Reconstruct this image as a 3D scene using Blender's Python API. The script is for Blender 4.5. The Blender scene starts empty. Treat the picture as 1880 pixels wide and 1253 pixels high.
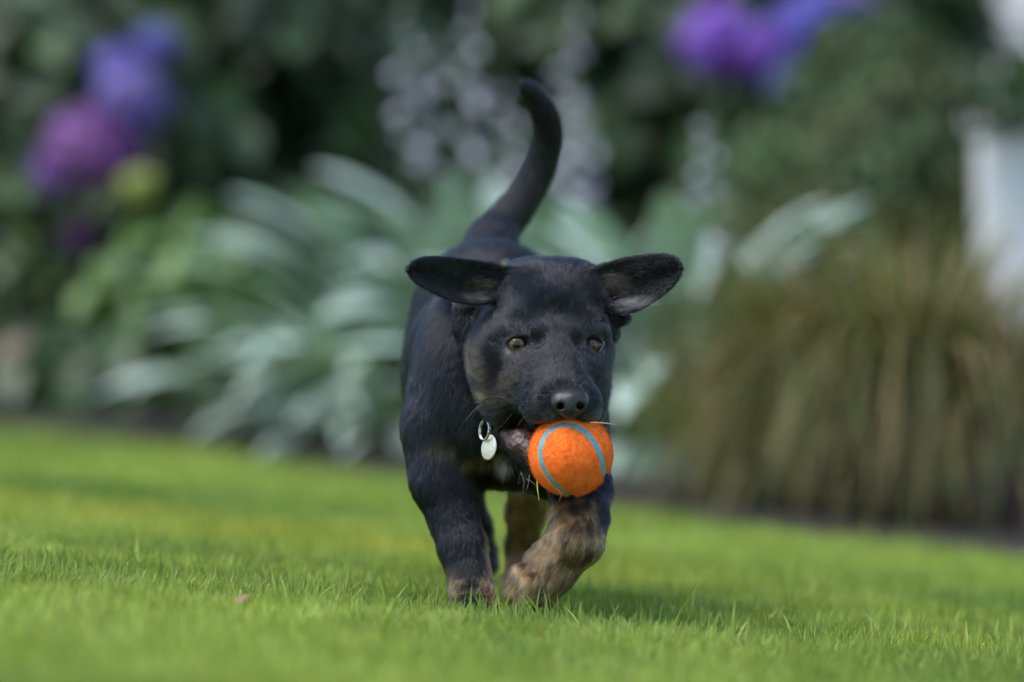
import bpy, math, random
import numpy as np
import openvdb
from mathutils import Vector, Matrix

random.seed(7)
RNG = np.random.default_rng(11)
R = math.radians
scene = bpy.context.scene
COL = scene.collection

# ------------------------------------------------------------------ camera
FOC, SENS, D0, CAMZ = 200.0, 36.0, 4.4, 0.204
FPX = FOC / SENS * 1880.0
SLOPE = -0.08                       # the lawn falls away to the right
cam = bpy.data.cameras.new('camera')
cam.lens, cam.sensor_width = FOC, SENS
cam.clip_start, cam.clip_end = 0.1, 500
cam.dof.use_dof = True
cam.dof.focus_distance = D0 - 0.005
cam.dof.aperture_fstop = 3.8
camo = bpy.data.objects.new('camera', cam)
COL.objects.link(camo)
camo.location = (0, -D0, CAMZ)
camo.rotation_euler = (R(90), 0, 0)
scene.camera = camo

# ------------------------------------------------------------------ light
SUN_EL, SUN_AZ = R(60), R(-120)      # azimuth measured from +Y towards +X: high, to the left
world = bpy.data.worlds.new('World')
scene.world = world
world.use_nodes = True
nt = world.node_tree
bg = nt.nodes['Background']
sky = nt.nodes.new('ShaderNodeTexSky')
sky.sky_type = 'NISHITA'
sky.sun_disc = False
sky.sun_elevation = SUN_EL
sky.sun_rotation = SUN_AZ
sky.air_density = 1.0
sky.dust_density = 1.0
nt.links.new(sky.outputs[0], bg.inputs['Color'])
bg.inputs['Strength'].default_value = 0.15
sun = bpy.data.lights.new('sun', 'SUN')
sun.energy = 2.1
sun.angle = R(45)
sun.color = (1.0, 0.965, 0.91)
suno = bpy.data.objects.new('sun', sun)
COL.objects.link(suno)
sd = Vector((math.sin(SUN_AZ) * math.cos(SUN_EL), math.cos(SUN_AZ) * math.cos(SUN_EL), math.sin(SUN_EL)))
suno.rotation_euler = sd.to_track_quat('Z', 'Y').to_euler()
scene.view_settings.view_transform = 'Standard'
scene.view_settings.look = 'None'
scene.view_settings.exposure = 0.95
scene.view_settings.gamma = 1.0
scene.cycles.max_bounces = 8
scene.cycles.transmission_bounces = 6
scene.cycles.transparent_max_bounces = 8


# ------------------------------------------------------------------ helpers
def P(px, py, y=0.0):
    """world point that the photograph shows at (px, py), y metres behind the face"""
    s = (D0 + y) / FPX
    return np.array([(px - 940.0) * s, y, CAMZ + (626.5 - py) * s])


def PD(px, py, d):
    return P(px, py, d - D0)


def gz(x, y=0):
    return SLOPE * np.clip(x, -6, 6)


def props(o, label=None, cat=None, group=None, kind=None):
    if label: o['label'] = label
    if cat: o['category'] = cat
    if group: o['group'] = group
    if kind: o['kind'] = kind
    return o


def empty(name, loc, label, cat, group=None):
    o = bpy.data.objects.new(name, None)
    COL.objects.link(o)
    o.location = loc
    o.empty_display_size = 0.05
    return props(o, label, cat, group)


def mesh_np(name, V, F, mat=None, smooth=True, cols=None, colname='col'):
    """V (n,3); F (m,k) faces all of one size, or list of such arrays"""
    me = bpy.data.meshes.new(name)
    Fs = F if isinstance(F, list) else [F]
    Fs = [np.asarray(f, np.int32) for f in Fs if len(f)]
    V = np.asarray(V, np.float32)
    me.vertices.add(len(V))
    me.vertices.foreach_set('co', V.ravel())
    nl = sum(f.size for f in Fs)
    npoly = sum(len(f) for f in Fs)
    me.loops.add(nl)
    me.loops.foreach_set('vertex_index', np.concatenate([f.ravel() for f in Fs]))
    me.polygons.add(npoly)
    tot = np.concatenate([np.full(len(f), f.shape[1], np.int32) for f in Fs])
    st = np.concatenate([[0], np.cumsum(tot)[:-1]]).astype(np.int32)
    me.polygons.foreach_set('loop_start', st)
    if smooth:
        me.polygons.foreach_set('use_smooth', np.ones(npoly, bool))
    if cols is not None:
        a = me.attributes.new(colname, 'FLOAT_COLOR', 'POINT')
        c = np.ones((len(V), 4), np.float32)
        c[:, :3] = cols
        a.data.foreach_set('color', c.ravel())
    me.update(calc_edges=True)
    me.validate()
    if mat: me.materials.append(mat)
    return me


def link(name, data, parent=None, loc=None):
    o = bpy.data.objects.new(name, data)
    COL.objects.link(o)
    if parent is not None:
        o.parent = parent
    if loc is not None:
        o.location = loc
    return o


def set_world_geo(o, parent):
    """child whose mesh is written in world coordinates"""
    o.parent = parent
    o.location = -Vector(parent.location)


class NB:
    def __init__(s, name):
        s.m = bpy.data.materials.new(name)
        s.m.use_nodes = True
        s.t = s.m.node_tree
        s.t.nodes.clear()
        s.out = s.n('ShaderNodeOutputMaterial')

    def n(s, typ, **kw):
        nd = s.t.nodes.new(typ)
        for k, v in kw.items():
            if k in nd.inputs:
                nd.inputs[k].default_value = v
            else:
                setattr(nd, k, v)
        return nd

    def l(s, a, b):
        s.t.links.new(a, b)

    def ramp(s, fac, stops):
        r = s.n('ShaderNodeValToRGB')
        e = r.color_ramp.elements
        while len(e) < len(stops): e.new(0.5)
        for i, (p, c) in enumerate(stops):
            e[i].position = p
            e[i].color = (*c, 1) if len(c) == 3 else c
        s.l(fac, r.inputs[0])
        return r

    def mix(s, fac, a, b, blend='MIX'):
        m = s.n('ShaderNodeMix', data_type='RGBA', blend_type=blend)
        for v, i in ((fac, 0), (a, 6), (b, 7)):
            if hasattr(v, 'is_linked') or hasattr(v, 'links'):
                s.l(v, m.inputs[i])
            else:
                m.inputs[i].default_value = v if i == 0 else (*v, 1)
        return m.outputs[2]


def leaf_material(name, attr=True, base=(0.05, 0.1, 0.03), rough=0.5, trans=0.3, var=0.25, spec=0.5, tint=(1.1, 1.25, 0.5)):
    b = NB(name)
    oi = b.n('ShaderNodeObjectInfo')
    geo = b.n('ShaderNodeNewGeometry')
    if attr:
        a = b.n('ShaderNodeAttribute', attribute_name='col')
        col = a.outputs['Color']
    else:
        c = b.n('ShaderNodeRGB')
        c.outputs[0].default_value = (*base, 1)
        col = c.outputs[0]
    rnd = b.ramp(oi.outputs['Random'], [(0, (1 - var,) * 3), (1, (1 + var,) * 3)])
    col = b.mix(1.0, col, rnd.outputs[0], 'MULTIPLY')
    nz = b.n('ShaderNodeTexNoise', Scale=60.0)
    tc = b.n('ShaderNodeTexCoord')
    b.l(tc.outputs['Object'], nz.inputs['Vector'])
    r2 = b.ramp(nz.outputs[0], [(0.3, (0.8,) * 3), (0.7, (1.2,) * 3)])
    col = b.mix(1.0, col, r2.outputs[0], 'MULTIPLY')
    p = b.n('ShaderNodeBsdfPrincipled', Roughness=rough)
    p.inputs['Specular IOR Level'].default_value = spec
    b.l(col, p.inputs['Base Color'])
    t = b.n('ShaderNodeBsdfTranslucent')
    tcol = b.mix(1.0, col, tint, 'MULTIPLY')
    b.l(tcol, t.inputs[0])
    ms = b.n('ShaderNodeMixShader', Fac=trans)
    b.l(p.outputs[0], ms.inputs[1])
    b.l(t.outputs[0], ms.inputs[2])
    b.l(ms.outputs[0], b.out.inputs[0])
    return b.m


def simple_material(name, base, rough=0.6, metal=0.0, bump=0.0, bscale=200.0, var=0.0, spec=0.5, vscale=20.0, attr=False, coat=0.0):
    b = NB(name)
    p = b.n('ShaderNodeBsdfPrincipled', Roughness=rough, Metallic=metal)
    p.inputs['Specular IOR Level'].default_value = spec
    p.inputs['Coat Weight'].default_value = coat
    p.inputs['Coat Roughness'].default_value = 0.15
    tc = b.n('ShaderNodeTexCoord')
    if attr:
        a = b.n('ShaderNodeAttribute', attribute_name='col')
        col = a.outputs['Color']
    else:
        c = b.n('ShaderNodeRGB')
        c.outputs[0].default_value = (*base, 1)
        col = c.outputs[0]
    if var > 0:
        nz = b.n('ShaderNodeTexNoise', Scale=vscale, Detail=6.0)
        b.l(tc.outputs['Object'], nz.inputs['Vector'])
        r = b.ramp(nz.outputs[0], [(0.3, (1 - var,) * 3), (0.7, (1 + var,) * 3)])
        col = b.mix(1.0, col, r.outputs[0], 'MULTIPLY')
    b.l(col, p.inputs['Base Color'])
    if bump > 0:
        nz = b.n('ShaderNodeTexNoise', Scale=bscale, Detail=4.0)
        b.l(tc.outputs['Object'], nz.inputs['Vector'])
        bp = b.n('ShaderNodeBump', Strength=bump, Distance=0.001)
        b.l(nz.outputs[0], bp.inputs['Height'])
        b.l(bp.outputs[0], p.inputs['Normal'])
    b.l(p.outputs[0], b.out.inputs[0])
    return b.m


def hair_material(name, rough=0.35, radial=0.5, coat=0.0):
    b = NB(name)
    a = b.n('ShaderNodeAttribute', attribute_name='hcol')
    h = b.n('ShaderNodeBsdfHairPrincipled')
    h.parametrization = 'COLOR'
    h.inputs['Roughness'].default_value = rough
    h.inputs['Radial Roughness'].default_value = radial
    h.inputs['Coat'].default_value = coat
    h.inputs['IOR'].default_value = 1.47
    b.l(a.outputs['Color'], h.inputs['Color'])
    b.l(h.outputs[0], b.out.inputs[0])
    return b.m


def hair_curves(name, pts, cols, r0, r1, mat, parent=None, kind='stuff'):
    """pts (n,k,3) ; cols (n,3)"""
    n, k = pts.shape[:2]
    h = bpy.data.hair_curves.new(name)
    h.add_curves([k] * n)
    h.attributes['position'].data.foreach_set('vector', pts.astype(np.float32).ravel())
    ra = h.attributes.get('radius') or h.attributes.new('radius', 'FLOAT', 'POINT')
    r = np.linspace(1, 0, k)[None, :] * (np.asarray(r0).reshape(-1, 1) - r1) + r1
    r = np.broadcast_to(r, (n, k)).astype(np.float32)
    ra.data.foreach_set('value', r.ravel())
    ca = h.attributes.new('hcol', 'FLOAT_COLOR', 'CURVE')
    c = np.ones((n, 4), np.float32)
    c[:, :3] = cols
    ca.data.foreach_set('color', c.ravel())
    h.materials.append(mat)
    o = bpy.data.objects.new(name, h)
    COL.objects.link(o)
    if parent is not None: set_world_geo(o, parent)
    if kind: o['kind'] = kind
    return o


def vnoise(x, y, scale, seed=0, n=64):
    g = np.random.default_rng(seed).random((n, n))
    u, v = x / scale, y / scale
    i, j = np.floor(u).astype(int), np.floor(v).astype(int)
    fu, fv = u - i, v - j
    fu, fv = fu * fu * (3 - 2 * fu), fv * fv * (3 - 2 * fv)
    a = g[i % n, j % n]; b = g[(i + 1) % n, j % n]; c = g[i % n, (j + 1) % n]; d = g[(i + 1) % n, (j + 1) % n]
    return (a * (1 - fu) + b * fu) * (1 - fv) + (c * (1 - fu) + d * fu) * fv


def norm(v):
    v = np.asarray(v, float)
    return v / np.maximum(np.linalg.norm(v, axis=-1, keepdims=True), 1e-9)


def tube_mesh(name, pts, rad, mat, seg=8, col=None):
    pts = np.asarray(pts, float)
    rad = np.broadcast_to(np.asarray(rad, float), (len(pts),))
    tan = norm(np.gradient(pts, axis=0))
    ref = np.array([0.3, 0.9, 0.2])
    side = norm(np.cross(tan, ref))
    up = np.cross(side, tan)
    ang = np.linspace(0, 2 * np.pi, seg, endpoint=False)
    V = pts[:, None] + rad[:, None, None] * (np.cos(ang)[None, :, None] * side[:, None] + np.sin(ang)[None, :, None] * up[:, None])
    n = len(pts)
    F = []
    for i in range(n - 1):
        for j in range(seg):
            F.append((i * seg + j, i * seg + (j + 1) % seg, (i + 1) * seg + (j + 1) % seg, (i + 1) * seg + j))
    V = V.reshape(-1, 3)
    caps = np.array([list(range(seg))[::-1], list(range((n - 1) * seg, n * seg))])
    return mesh_np(name, V, [np.array(F), caps], mat, True, None if col is None else np.tile(col, (len(V), 1)))


# ================================================================== SDF sculpting
class SDF:
    def __init__(s, lo, hi, h):
        s.lo, s.h = np.array(lo, float), h
        s.n = np.ceil((np.array(hi) - s.lo) / h).astype(int) + 1
        s.g = np.full(s.n, 0.02, np.float32)
        s.prims = []

    def box(s, lo, hi):
        a = np.clip(np.floor((lo - s.lo) / s.h).astype(int), 0, s.n)
        b = np.clip(np.ceil((hi - s.lo) / s.h).astype(int) + 1, 0, s.n)
        ax = [s.lo[i] + s.h * np.arange(a[i], b[i]) for i in range(3)]
        X = np.stack(np.meshgrid(*ax, indexing='ij'), -1).astype(np.float32)
        return tuple(slice(a[i], b[i]) for i in range(3)), X

    @staticmethod
    def cone_d(p, a, b, ra, rb):
        ab = b - a
        t = np.clip(((p - a) @ ab) / max(ab @ ab, 1e-12), 0, 1)
        q = p - a - t[..., None] * ab
        return np.sqrt((q * q).sum(-1)) - (ra + (rb - ra) * t)

    @staticmethod
    def ell_d(p, c, r, M):
        q = (p - c) @ M if M is not None else (p - c)
        k0 = np.sqrt(((q / r) ** 2).sum(-1))
        k1 = np.sqrt(((q / (r * r)) ** 2).sum(-1))
        return k0 * (k0 - 1) / np.maximum(k1, 1e-6)

    def op(s, f, lo, hi, k, sub=False):
        m = k + 4 * s.h
        sl, X = s.box(lo - m, hi + m)
        if X.size == 0: return
        d = f(X).astype(np.float32)
        g = s.g[sl]
        if sub:
            d = -d
            h = np.clip(0.5 + 0.5 * (g - d) / k, 0, 1)
            s.g[sl] = d + (g - d) * h + k * h * (1 - h)
        else:
            h = np.clip(0.5 + 0.5 * (g - d) / k, 0, 1)
            s.g[sl] = g + (d - g) * h - k * h * (1 - h)

    def cone(s, a, b, ra, rb, k=0.01, flow=None, length=0.008, tag='', sub=False, track=True):
        a, b = np.asarray(a, float), np.asarray(b, float)
        f = lambda p: s.cone_d(p, a, b, ra, rb)
        r = max(ra, rb)
        s.op(f, np.minimum(a, b) - r, np.maximum(a, b) + r, k, sub)
        if not sub and track: s.prims.append((f, flow if flow is not None else norm(b - a), length, tag))

    def ell(s, c, r, k=0.01, rot=None, flow=(0, 1, -.3), length=0.008, tag='', sub=False, track=True):
        c, r = np.asarray(c, float), np.asarray(r, float)
        M = None if rot is None else np.array(Matrix.Rotation(R(rot[2]), 3, 'Z') @ Matrix.Rotation(R(rot[0]), 3, 'X') @ Matrix.Rotation(R(rot[1]), 3, 'Y'))
        f = lambda p: s.ell_d(p, c, r, M)
        mr = r.max() if rot is not None else r
        s.op(f, c - mr, c + mr, k, sub)
        if not sub and track: s.prims.append((f, flow if callable(flow) else np.asarray(flow, float), length, tag))

    def splat(s, pts, rad, k=0.002, tag='', flow=(0, 0, -1), length=0.004):
        pts = np.asarray(pts)
        rad = np.broadcast_to(np.asarray(rad, float), (len(pts),))
        lo, hi = pts.min(0) - rad.max(), pts.max(0) + rad.max()
        m = k + 4 * s.h
        sl, X = s.box(lo - m, hi + m)
        d = np.full(X.shape[:3], 0.02, np.float32)
        base = np.array([q.start for q in sl])
        for c, r in zip(pts, rad):
            w = r + k + 3 * s.h
            a = np.clip(np.floor((c - w - s.lo) / s.h).astype(int) - base, 0, X.shape[:3])
            b = np.clip(np.ceil((c + w - s.lo) / s.h).astype(int) - base + 1, 0, X.shape[:3])
            q = X[a[0]:b[0], a[1]:b[1], a[2]:b[2]] - c
            dd = np.sqrt((q * q).sum(-1)) - r
            t = d[a[0]:b[0], a[1]:b[1], a[2]:b[2]]
            np.minimum(t, dd, out=t)
        g = s.g[sl]
        h = np.clip(0.5 + 0.5 * (g - d) / k, 0, 1)
        s.g[sl] = g + (d - g) * h - k * h * (1 - h)
        P0 = pts[::3]

        def f(p):
            out = np.full(len(p), 1.0)
            near = np.nonzero(((p > lo - .01) & (p < hi + .01)).all(1))[0]
            for i in range(0, len(near), 4000):
                ii = near[i:i + 4000]
                out[ii] = np.sqrt(((p[ii][:, None] - P0[None]) ** 2).sum(-1).min(1)) - rad.mean()
            return out
        s.prims.append((f, flow if callable(flow) else np.asarray(flow, float), length, tag))

    def mesh(s):
        # one light blur of the field, then surface it
        g = s.g
        for ax in range(3):
            g = (np.roll(g, 1, ax) + 2 * g + np.roll(g, -1, ax)) * 0.25
        v = openvdb.FloatGrid(background=0.02)
        v.copyFromArray(np.ascontiguousarray(g))
        pts, quads = v.convertToQuads(isovalue=0.0)
        return s.lo + pts.astype(float) * s.h, quads[:, ::-1].astype(np.int32)


def smooth_lerp(P0, n):
    """Catmull-Rom through the points"""
    P0 = np.asarray(P0, float)
    Q = np.vstack([2 * P0[0] - P0[1], P0, 2 * P0[-1] - P0[-2]])
    t = np.linspace(0, len(P0) - 1 - 1e-6, n)
    i = t.astype(int)
    f = (t - i)[:, None]
    a, b, c, d = Q[i], Q[i + 1], Q[i + 2], Q[i + 3]
    return 0.5 * (2 * b + (c - a) * f + (2 * a - 5 * b + 4 * c - d) * f ** 2 + (3 * b - a - 3 * c + d) * f ** 3)


FUR_N, FUZZ_N = 400000, 30000
GN = (60000, 90000, 80000, 70000, 60000, 150000)
# ================================================================== ground
EDGE = np.array([(-6.0, 16.0), (-3, 12.4), (-1.9, 11.2), (-.9, 9.55), (-.47, 8.95), (-.17, 8.45), (.14, 7.6), (.375, 7.12), (.62, 6.9), (1.2, 6.5), (3, 5.6), (6.0, 4.2)])


def edge_d(x):
    return np.interp(x, EDGE[:, 0], EDGE[:, 1])


def sheet(name, xs, ys, z, mat, kind='structure', keep=None):
    X, Y = np.meshgrid(xs, ys, indexing='ij')
    Z = z(X, Y)
    n, m = X.shape
    V_ = np.stack([X, Y, Z], -1).reshape(-1, 3)
    I = np.arange(n*m).reshape(n, m)
    F = np.stack([I[:-1, :-1], I[1:, :-1], I[1:, 1:], I[:-1, 1:]], -1).reshape(-1, 4)
    if keep is not None:
        c = V_[F].mean(1)
        F = F[keep(c[:, 0], c[:, 1])]
    o = link(name, mesh_np(name, V_, F, mat))
    o['kind'] = kind
    return o


soil = NB('soil')
tc_ = soil.n('ShaderNodeTexCoord')
n1_ = soil.n('ShaderNodeTexNoise', Scale=9.0, Detail=10.0)
soil.l(tc_.outputs['Object'], n1_.inputs['Vector'])
rr = soil.ramp(n1_.outputs[0], [(.3, (.010, .007, .004)), (.7, (.032, .022, .013))])
p_ = soil.n('ShaderNodeBsdfPrincipled', Roughness=.95)
soil.l(rr.outputs[0], p_.inputs['Base Color'])
n2_ = soil.n('ShaderNodeTexNoise', Scale=60.0, Detail=8.0)
soil.l(tc_.outputs['Object'], n2_.inputs['Vector'])
bp_ = soil.n('ShaderNodeBump', Strength=1.0, Distance=.02)
soil.l(n2_.outputs[0], bp_.inputs['Height'])
soil.l(bp_.outputs[0], p_.inputs['Normal'])
soil.l(p_.outputs[0], soil.out.inputs[0])
turf = NB('turf')
tc_ = turf.n('ShaderNodeTexCoord')
n1_ = turf.n('ShaderNodeTexNoise', Scale=3.0, Detail=10.0)
turf.l(tc_.outputs['Object'], n1_.inputs['Vector'])
rr = turf.ramp(n1_.outputs[0], [(.3, (.10, .16, .025)), (.7, (.17, .25, .035))])
p_ = turf.n('ShaderNodeBsdfPrincipled', Roughness=.9)
turf.l(rr.outputs[0], p_.inputs['Base Color'])
turf.l(p_.outputs[0], turf.out.inputs[0])

gx = lambda X: gz(X)
sheet('ground', np.linspace(-120, 120, 81), np.linspace(-60, 180, 81), lambda X, Y: SLOPE*np.clip(X, -6, 6) - .030, turf.m)
sheet('flower_bed', np.linspace(-6, 6, 161), np.linspace(-1.0, 13, 181), lambda X, Y: gx(X) - .012 + .02*vnoise(X, Y, .25, 2) + .03*np.clip((Y + D0 - edge_d(X)) / .5, -1, 1), soil.m,
      keep=lambda x, y: y + D0 > edge_d(x) - .15)
sheet('lawn', np.linspace(-6, 6, 241), np.linspace(-6, 11, 241), lambda X, Y: gx(X) + .004*vnoise(X, Y, .35, 3) - .0225 - .08*np.clip(Y + D0 - edge_d(X), 0, 9), turf.m,
      keep=lambda x, y: y + D0 < edge_d(x) + .15)

# grass blades: dense where the lens is sharp, coarser far off and outside the frame
grass_m = leaf_material('grass_blade', rough=.45, trans=.42, var=0, spec=.35, tint=(1.1, 1.1, .8))


def blades(n, d0, d1, halfw, hmin, hmax, wmin, wmax, seg, seed, xr=None, hole=0):
    g = np.random.default_rng(seed)
    d = np.sqrt(g.uniform(d0*d0, d1*d1, n))
    x = g.uniform(-1, 1, n) * (halfw * d) if xr is None else g.uniform(*xr, n)
    ok = (d < edge_d(x) - .02 + g.normal(0, .03, n)) & (np.abs(x) > hole * d)
    d, x = d[ok], x[ok]
    y = d - D0
    clump = vnoise(x, y, .035, 1)
    patch = vnoise(x, y, .16, 2)
    big = vnoise(x, y, .45, 6)
    keep = g.random(len(x)) < (.45 + .75 * clump)
    x, y, clump, patch, big = x[keep], y[keep], clump[keep], patch[keep], big[keep]
    n = len(x)
    H = g.uniform(hmin * .7, hmax * 1.1, n) * (.62 + .45*clump + .35*patch)
    tall = g.random(n) < .012
    H[tall] *= g.uniform(1.3, 1.9, tall.sum())
    Wd = g.uniform(wmin, wmax, n)
    az = g.uniform(0, 2*np.pi, n)
    lean = np.abs(g.normal(.30, .22, n))
    lx = np.cos(az)*lean + (vnoise(x, y, .05, 8) - .5) * .7
    ly = np.sin(az)*lean + (vnoise(x, y, .05, 9) - .5) * .7
    fa = g.uniform(0, np.pi, n)
    wx, wy = np.cos(fa), np.sin(fa)
    t = np.linspace(0, 1, seg + 1)
    prof = np.interp(t, [0, .35, .75, 1], [.75, 1, .62, .0])
    rows = []
    for i, tt_ in enumerate(t):
        cx = x + lx * H * tt_**1.8
        cy = y + ly * H * tt_**1.8
        cz_ = gz(x) - .0235 + (H + .006) * (tt_ - .18*tt_**2 * lean*2)
        if i < seg:
            rows.append(np.stack([cx - wx*Wd*prof[i]/2, cy - wy*Wd*prof[i]/2, cz_], -1))
            rows.append(np.stack([cx + wx*Wd*prof[i]/2, cy + wy*Wd*prof[i]/2, cz_], -1))
        else:
            rows.append(np.stack([cx, cy, cz_], -1))
    V_ = np.stack(rows, 1)
    k = V_.shape[1]
    base = (np.arange(n) * k)[:, None]
    quads = np.concatenate([base + np.array([[2*i, 2*i+1, 2*i+3, 2*i+2]]) for i in range(seg-1)]) if seg > 1 else np.zeros((0, 4), int)
    tris = base + np.array([[2*seg-2, 2*seg-1, 2*seg]])
    hue = g.normal(0, .13, n) + (patch - .5)*.7 + (big - .5)*1.1
    young, old, dry = np.array([.345, .43, .078]), np.array([.13, .225, .045]), np.array([.30, .27, .07])
    f = np.clip(.55 + hue, 0, 1)[:, None]
    c = old*(1-f) + young*f
    yb = np.exp(-((y + D0 - 5.45 + .9*x) / .32)**2)[:, None] * np.clip(1.1 - (x[:, None] + .1) * 2.2, 0, 1)     # a yellower strip behind the puppy
    c = c*(1 - .7*yb) + .7*yb*np.array([.40, .40, .05])
    isdry = g.random(n) < .03
    c[isdry] = dry
    c = c * g.uniform(.7, 1.25, (n, 1))
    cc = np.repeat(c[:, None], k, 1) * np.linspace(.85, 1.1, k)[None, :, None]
    return V_.reshape(-1, 3), quads, tris, cc.reshape(-1, 3)


def grass(parts):
    Vs, Q, T, C_ = [], [], [], []
    off = 0
    for v, q, t, c in parts:
        Vs.append(v); C_.append(c); Q.append(q + off); T.append(t + off); off += len(v)
    T = np.concatenate(T)
    Q = [q for q in Q if len(q)]
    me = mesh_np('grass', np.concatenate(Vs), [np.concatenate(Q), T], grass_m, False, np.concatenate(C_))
    o = link('grass', me)
    o['kind'] = 'stuff'
    props(o, 'short bright green lawn grass', 'grass')
    print('grass', len(me.vertices), len(me.polygons))


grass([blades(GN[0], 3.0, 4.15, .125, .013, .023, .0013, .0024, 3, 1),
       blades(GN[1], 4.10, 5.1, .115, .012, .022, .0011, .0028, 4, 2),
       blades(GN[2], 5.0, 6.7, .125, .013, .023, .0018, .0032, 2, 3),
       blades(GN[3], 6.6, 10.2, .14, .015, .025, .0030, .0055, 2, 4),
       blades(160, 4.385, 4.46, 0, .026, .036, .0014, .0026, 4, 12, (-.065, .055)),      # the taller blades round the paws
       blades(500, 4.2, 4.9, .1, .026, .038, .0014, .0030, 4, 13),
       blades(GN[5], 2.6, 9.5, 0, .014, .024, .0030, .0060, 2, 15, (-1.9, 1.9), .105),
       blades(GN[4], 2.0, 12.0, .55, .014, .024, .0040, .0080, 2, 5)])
# ================================================================== puppy
BLACK = np.array([0.0028, 0.0034, 0.0048])
TAN = np.array([0.44, 0.245, 0.10])
CREAM = np.array([0.42, 0.34, 0.22])

S = SDF((-0.1, -0.06, -0.01), (0.142, 0.47, 0.425), 0.0013)
mm = 0.001
NOSE = P(1046, 738, -0.047)


def radial(p):                                       # coat of the head runs away from the nose
    return norm(p - (NOSE + np.array([0, 0.006, 0])))


BACKW = np.array([0, 1.0, -0.35])
DOWN = np.array([0, 0.15, -1.0])
# --- torso
S.ell(P(921, 690, .22), (80*mm, 130*mm, 84*mm), 0.02, flow=BACKW, length=.010)
S.ell(P(935, 765, .125), (68*mm, 58*mm, 56*mm), 0.02, flow=DOWN, length=.009)
S.ell(P(900, 597, .36), (66*mm, 72*mm, 70*mm), 0.03, flow=BACKW, length=.009)
S.ell(P(903, 700, .33), (74*mm, 80*mm, 78*mm), 0.02, flow=BACKW, length=.009)
S.ell(P(850, 700, .125), (39*mm, 58*mm, 76*mm), 0.02, flow=DOWN, length=.008)          # shoulder, left in the picture
S.ell(P(1010, 740, .14), (38*mm, 55*mm, 72*mm), 0.02, flow=DOWN, length=.008)
S.ell(P(820, 800, .13), (30*mm, 42*mm, 48*mm), 0.02, flow=DOWN, length=.008)
S.ell(P(1052, 820, .12), (24*mm, 38*mm, 44*mm), 0.02, flow=DOWN, length=.008)
# --- neck
S.cone(P(985, 620, .095), P(940, 700, .17), 50*mm, 62*mm, 0.02, flow=(-.1, .6, -1), length=.009)
S.cone(P(960, 720, .085), P(925, 800, .10), 36*mm, 36*mm, 0.02, flow=(-.1, .2, -1), length=.010)
# --- tail
tp = smooth_lerp([P(893, 470, .39), P(912, 428, .425), P(955, 372, .44), P(988, 312, .445), P(1004, 258, .44), P(1000, 214, .43), P(980, 178, .42), P(962, 156, .41)], 22)
tr = np.interp(np.linspace(0, 1, 22), [0, .12, .3, .5, .65, .8, .92, 1], np.array([21, 17.5, 14.2, 12.6, 11.8, 10.2, 7.6, 4.2])) * mm
for i in range(21):
    S.cone(tp[i], tp[i+1], tr[i], tr[i+1], 0.012 if i < 3 else 0.003, length=.007, tag='tail')
# --- front leg, planted (left in the picture)
L1 = [P(812, 790, .112), P(816, 880, .104), P(833, 950, .096), P(848, 1000, .088), P(861, 1054, .080)]
for a, b, ra, rb, kk in zip(L1, L1[1:], (30, 23.5, 18.4, 17.4), (23.5, 18.4, 17.4, 17.2), (12, 16, 8, 8)):
    S.cone(a, b, ra*mm, rb*mm, kk*mm, flow=(0, .1, -1), length=.006, tag='leg')
S.ell(P(868, 1090, .075), (18.5*mm, 24*mm, 14*mm), 0.008, flow=(0, -.6, -1), length=.005, tag='leg')
for dx, dy in ((-15, 0), (-5, -.008), (6, -.009), (15, -.002)):
    S.ell(P(868 + dx*1.9, 1111, .056 + dy), (7.5*mm, 12*mm, 8*mm), 0.003, flow=(0, -.6, -1), length=.004, tag='leg')
# --- front leg, lifted and folded (right in the picture)
L2 = [P(1050, 830, .12), P(1066, 900, .085), P(1064, 950, .055), P(1058, 990, .045)]
for a, b, ra, rb in zip(L2, L2[1:], (27, 22.5, 20.5), (22.5, 20.5, 20.5)):
    S.cone(a, b, ra*mm, rb*mm, 0.008, flow=(0, -.1, -1), length=.007, tag='tanleg')
S.cone(P(1056, 990, .045), P(1014, 1040, .05), 20.5*mm, 19*mm, 0.007, flow=(-.8, 0, -.8), length=.008, tag='tanleg')
S.cone(P(1014, 1040, .05), P(978, 1082, .055), 19*mm, 18.5*mm, 0.007, flow=(-.8, 0, -.8), length=.008, tag='tanleg')
for a, b, r in ((P(962, 1050, .045), P(944, 1088, .045), 8.0), (P(978, 1066, .036), P(955, 1112, .04), 8.0), (P(998, 1072, .038), P(978, 1121, .045), 7.8), (P(1008, 1074, .055), P(1000, 1112, .062), 7.2)):
    S.cone(a, b, r*mm, (r-1)*mm, 0.004, flow=(-.5, 0, -.9), length=.007, tag='tanleg')
# --- hind legs
H1 = [P(990, 800, .33), P(976, 890, .31), P(967, 940, .335), P(960, 1000, .37), P(955, 1050, .36)]
for a, b, ra, rb in zip(H1, H1[1:], (28, 17.5, 15, 12.5), (17.5, 15, 12.5, 12)):
    S.cone(a, b, ra*mm, rb*mm, 0.01, flow=(0, .2, -1), length=.008, tag='hind')
S.ell(P(950, 1066, .335), (14*mm, 24*mm, 10*mm), 0.008, flow=(0, -.6, -1), length=.005, tag='hind')
H2 = [P(838, 800, .35), P(838, 890, .33), P(870, 968, .36), P(891, 1018, .40)]
for a, b, ra, rb in zip(H2, H2[1:], (30, 20, 13), (20, 13, 10)):
    S.cone(a, b, ra*mm, rb*mm, 0.01, flow=(0, .2, -1), length=.008, tag='hindblack')
S.ell(P(889, 1040, .385), (12*mm, 20*mm, 9*mm), 0.008, flow=(0, -.6, -1), length=.005, tag='hindblack')

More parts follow.
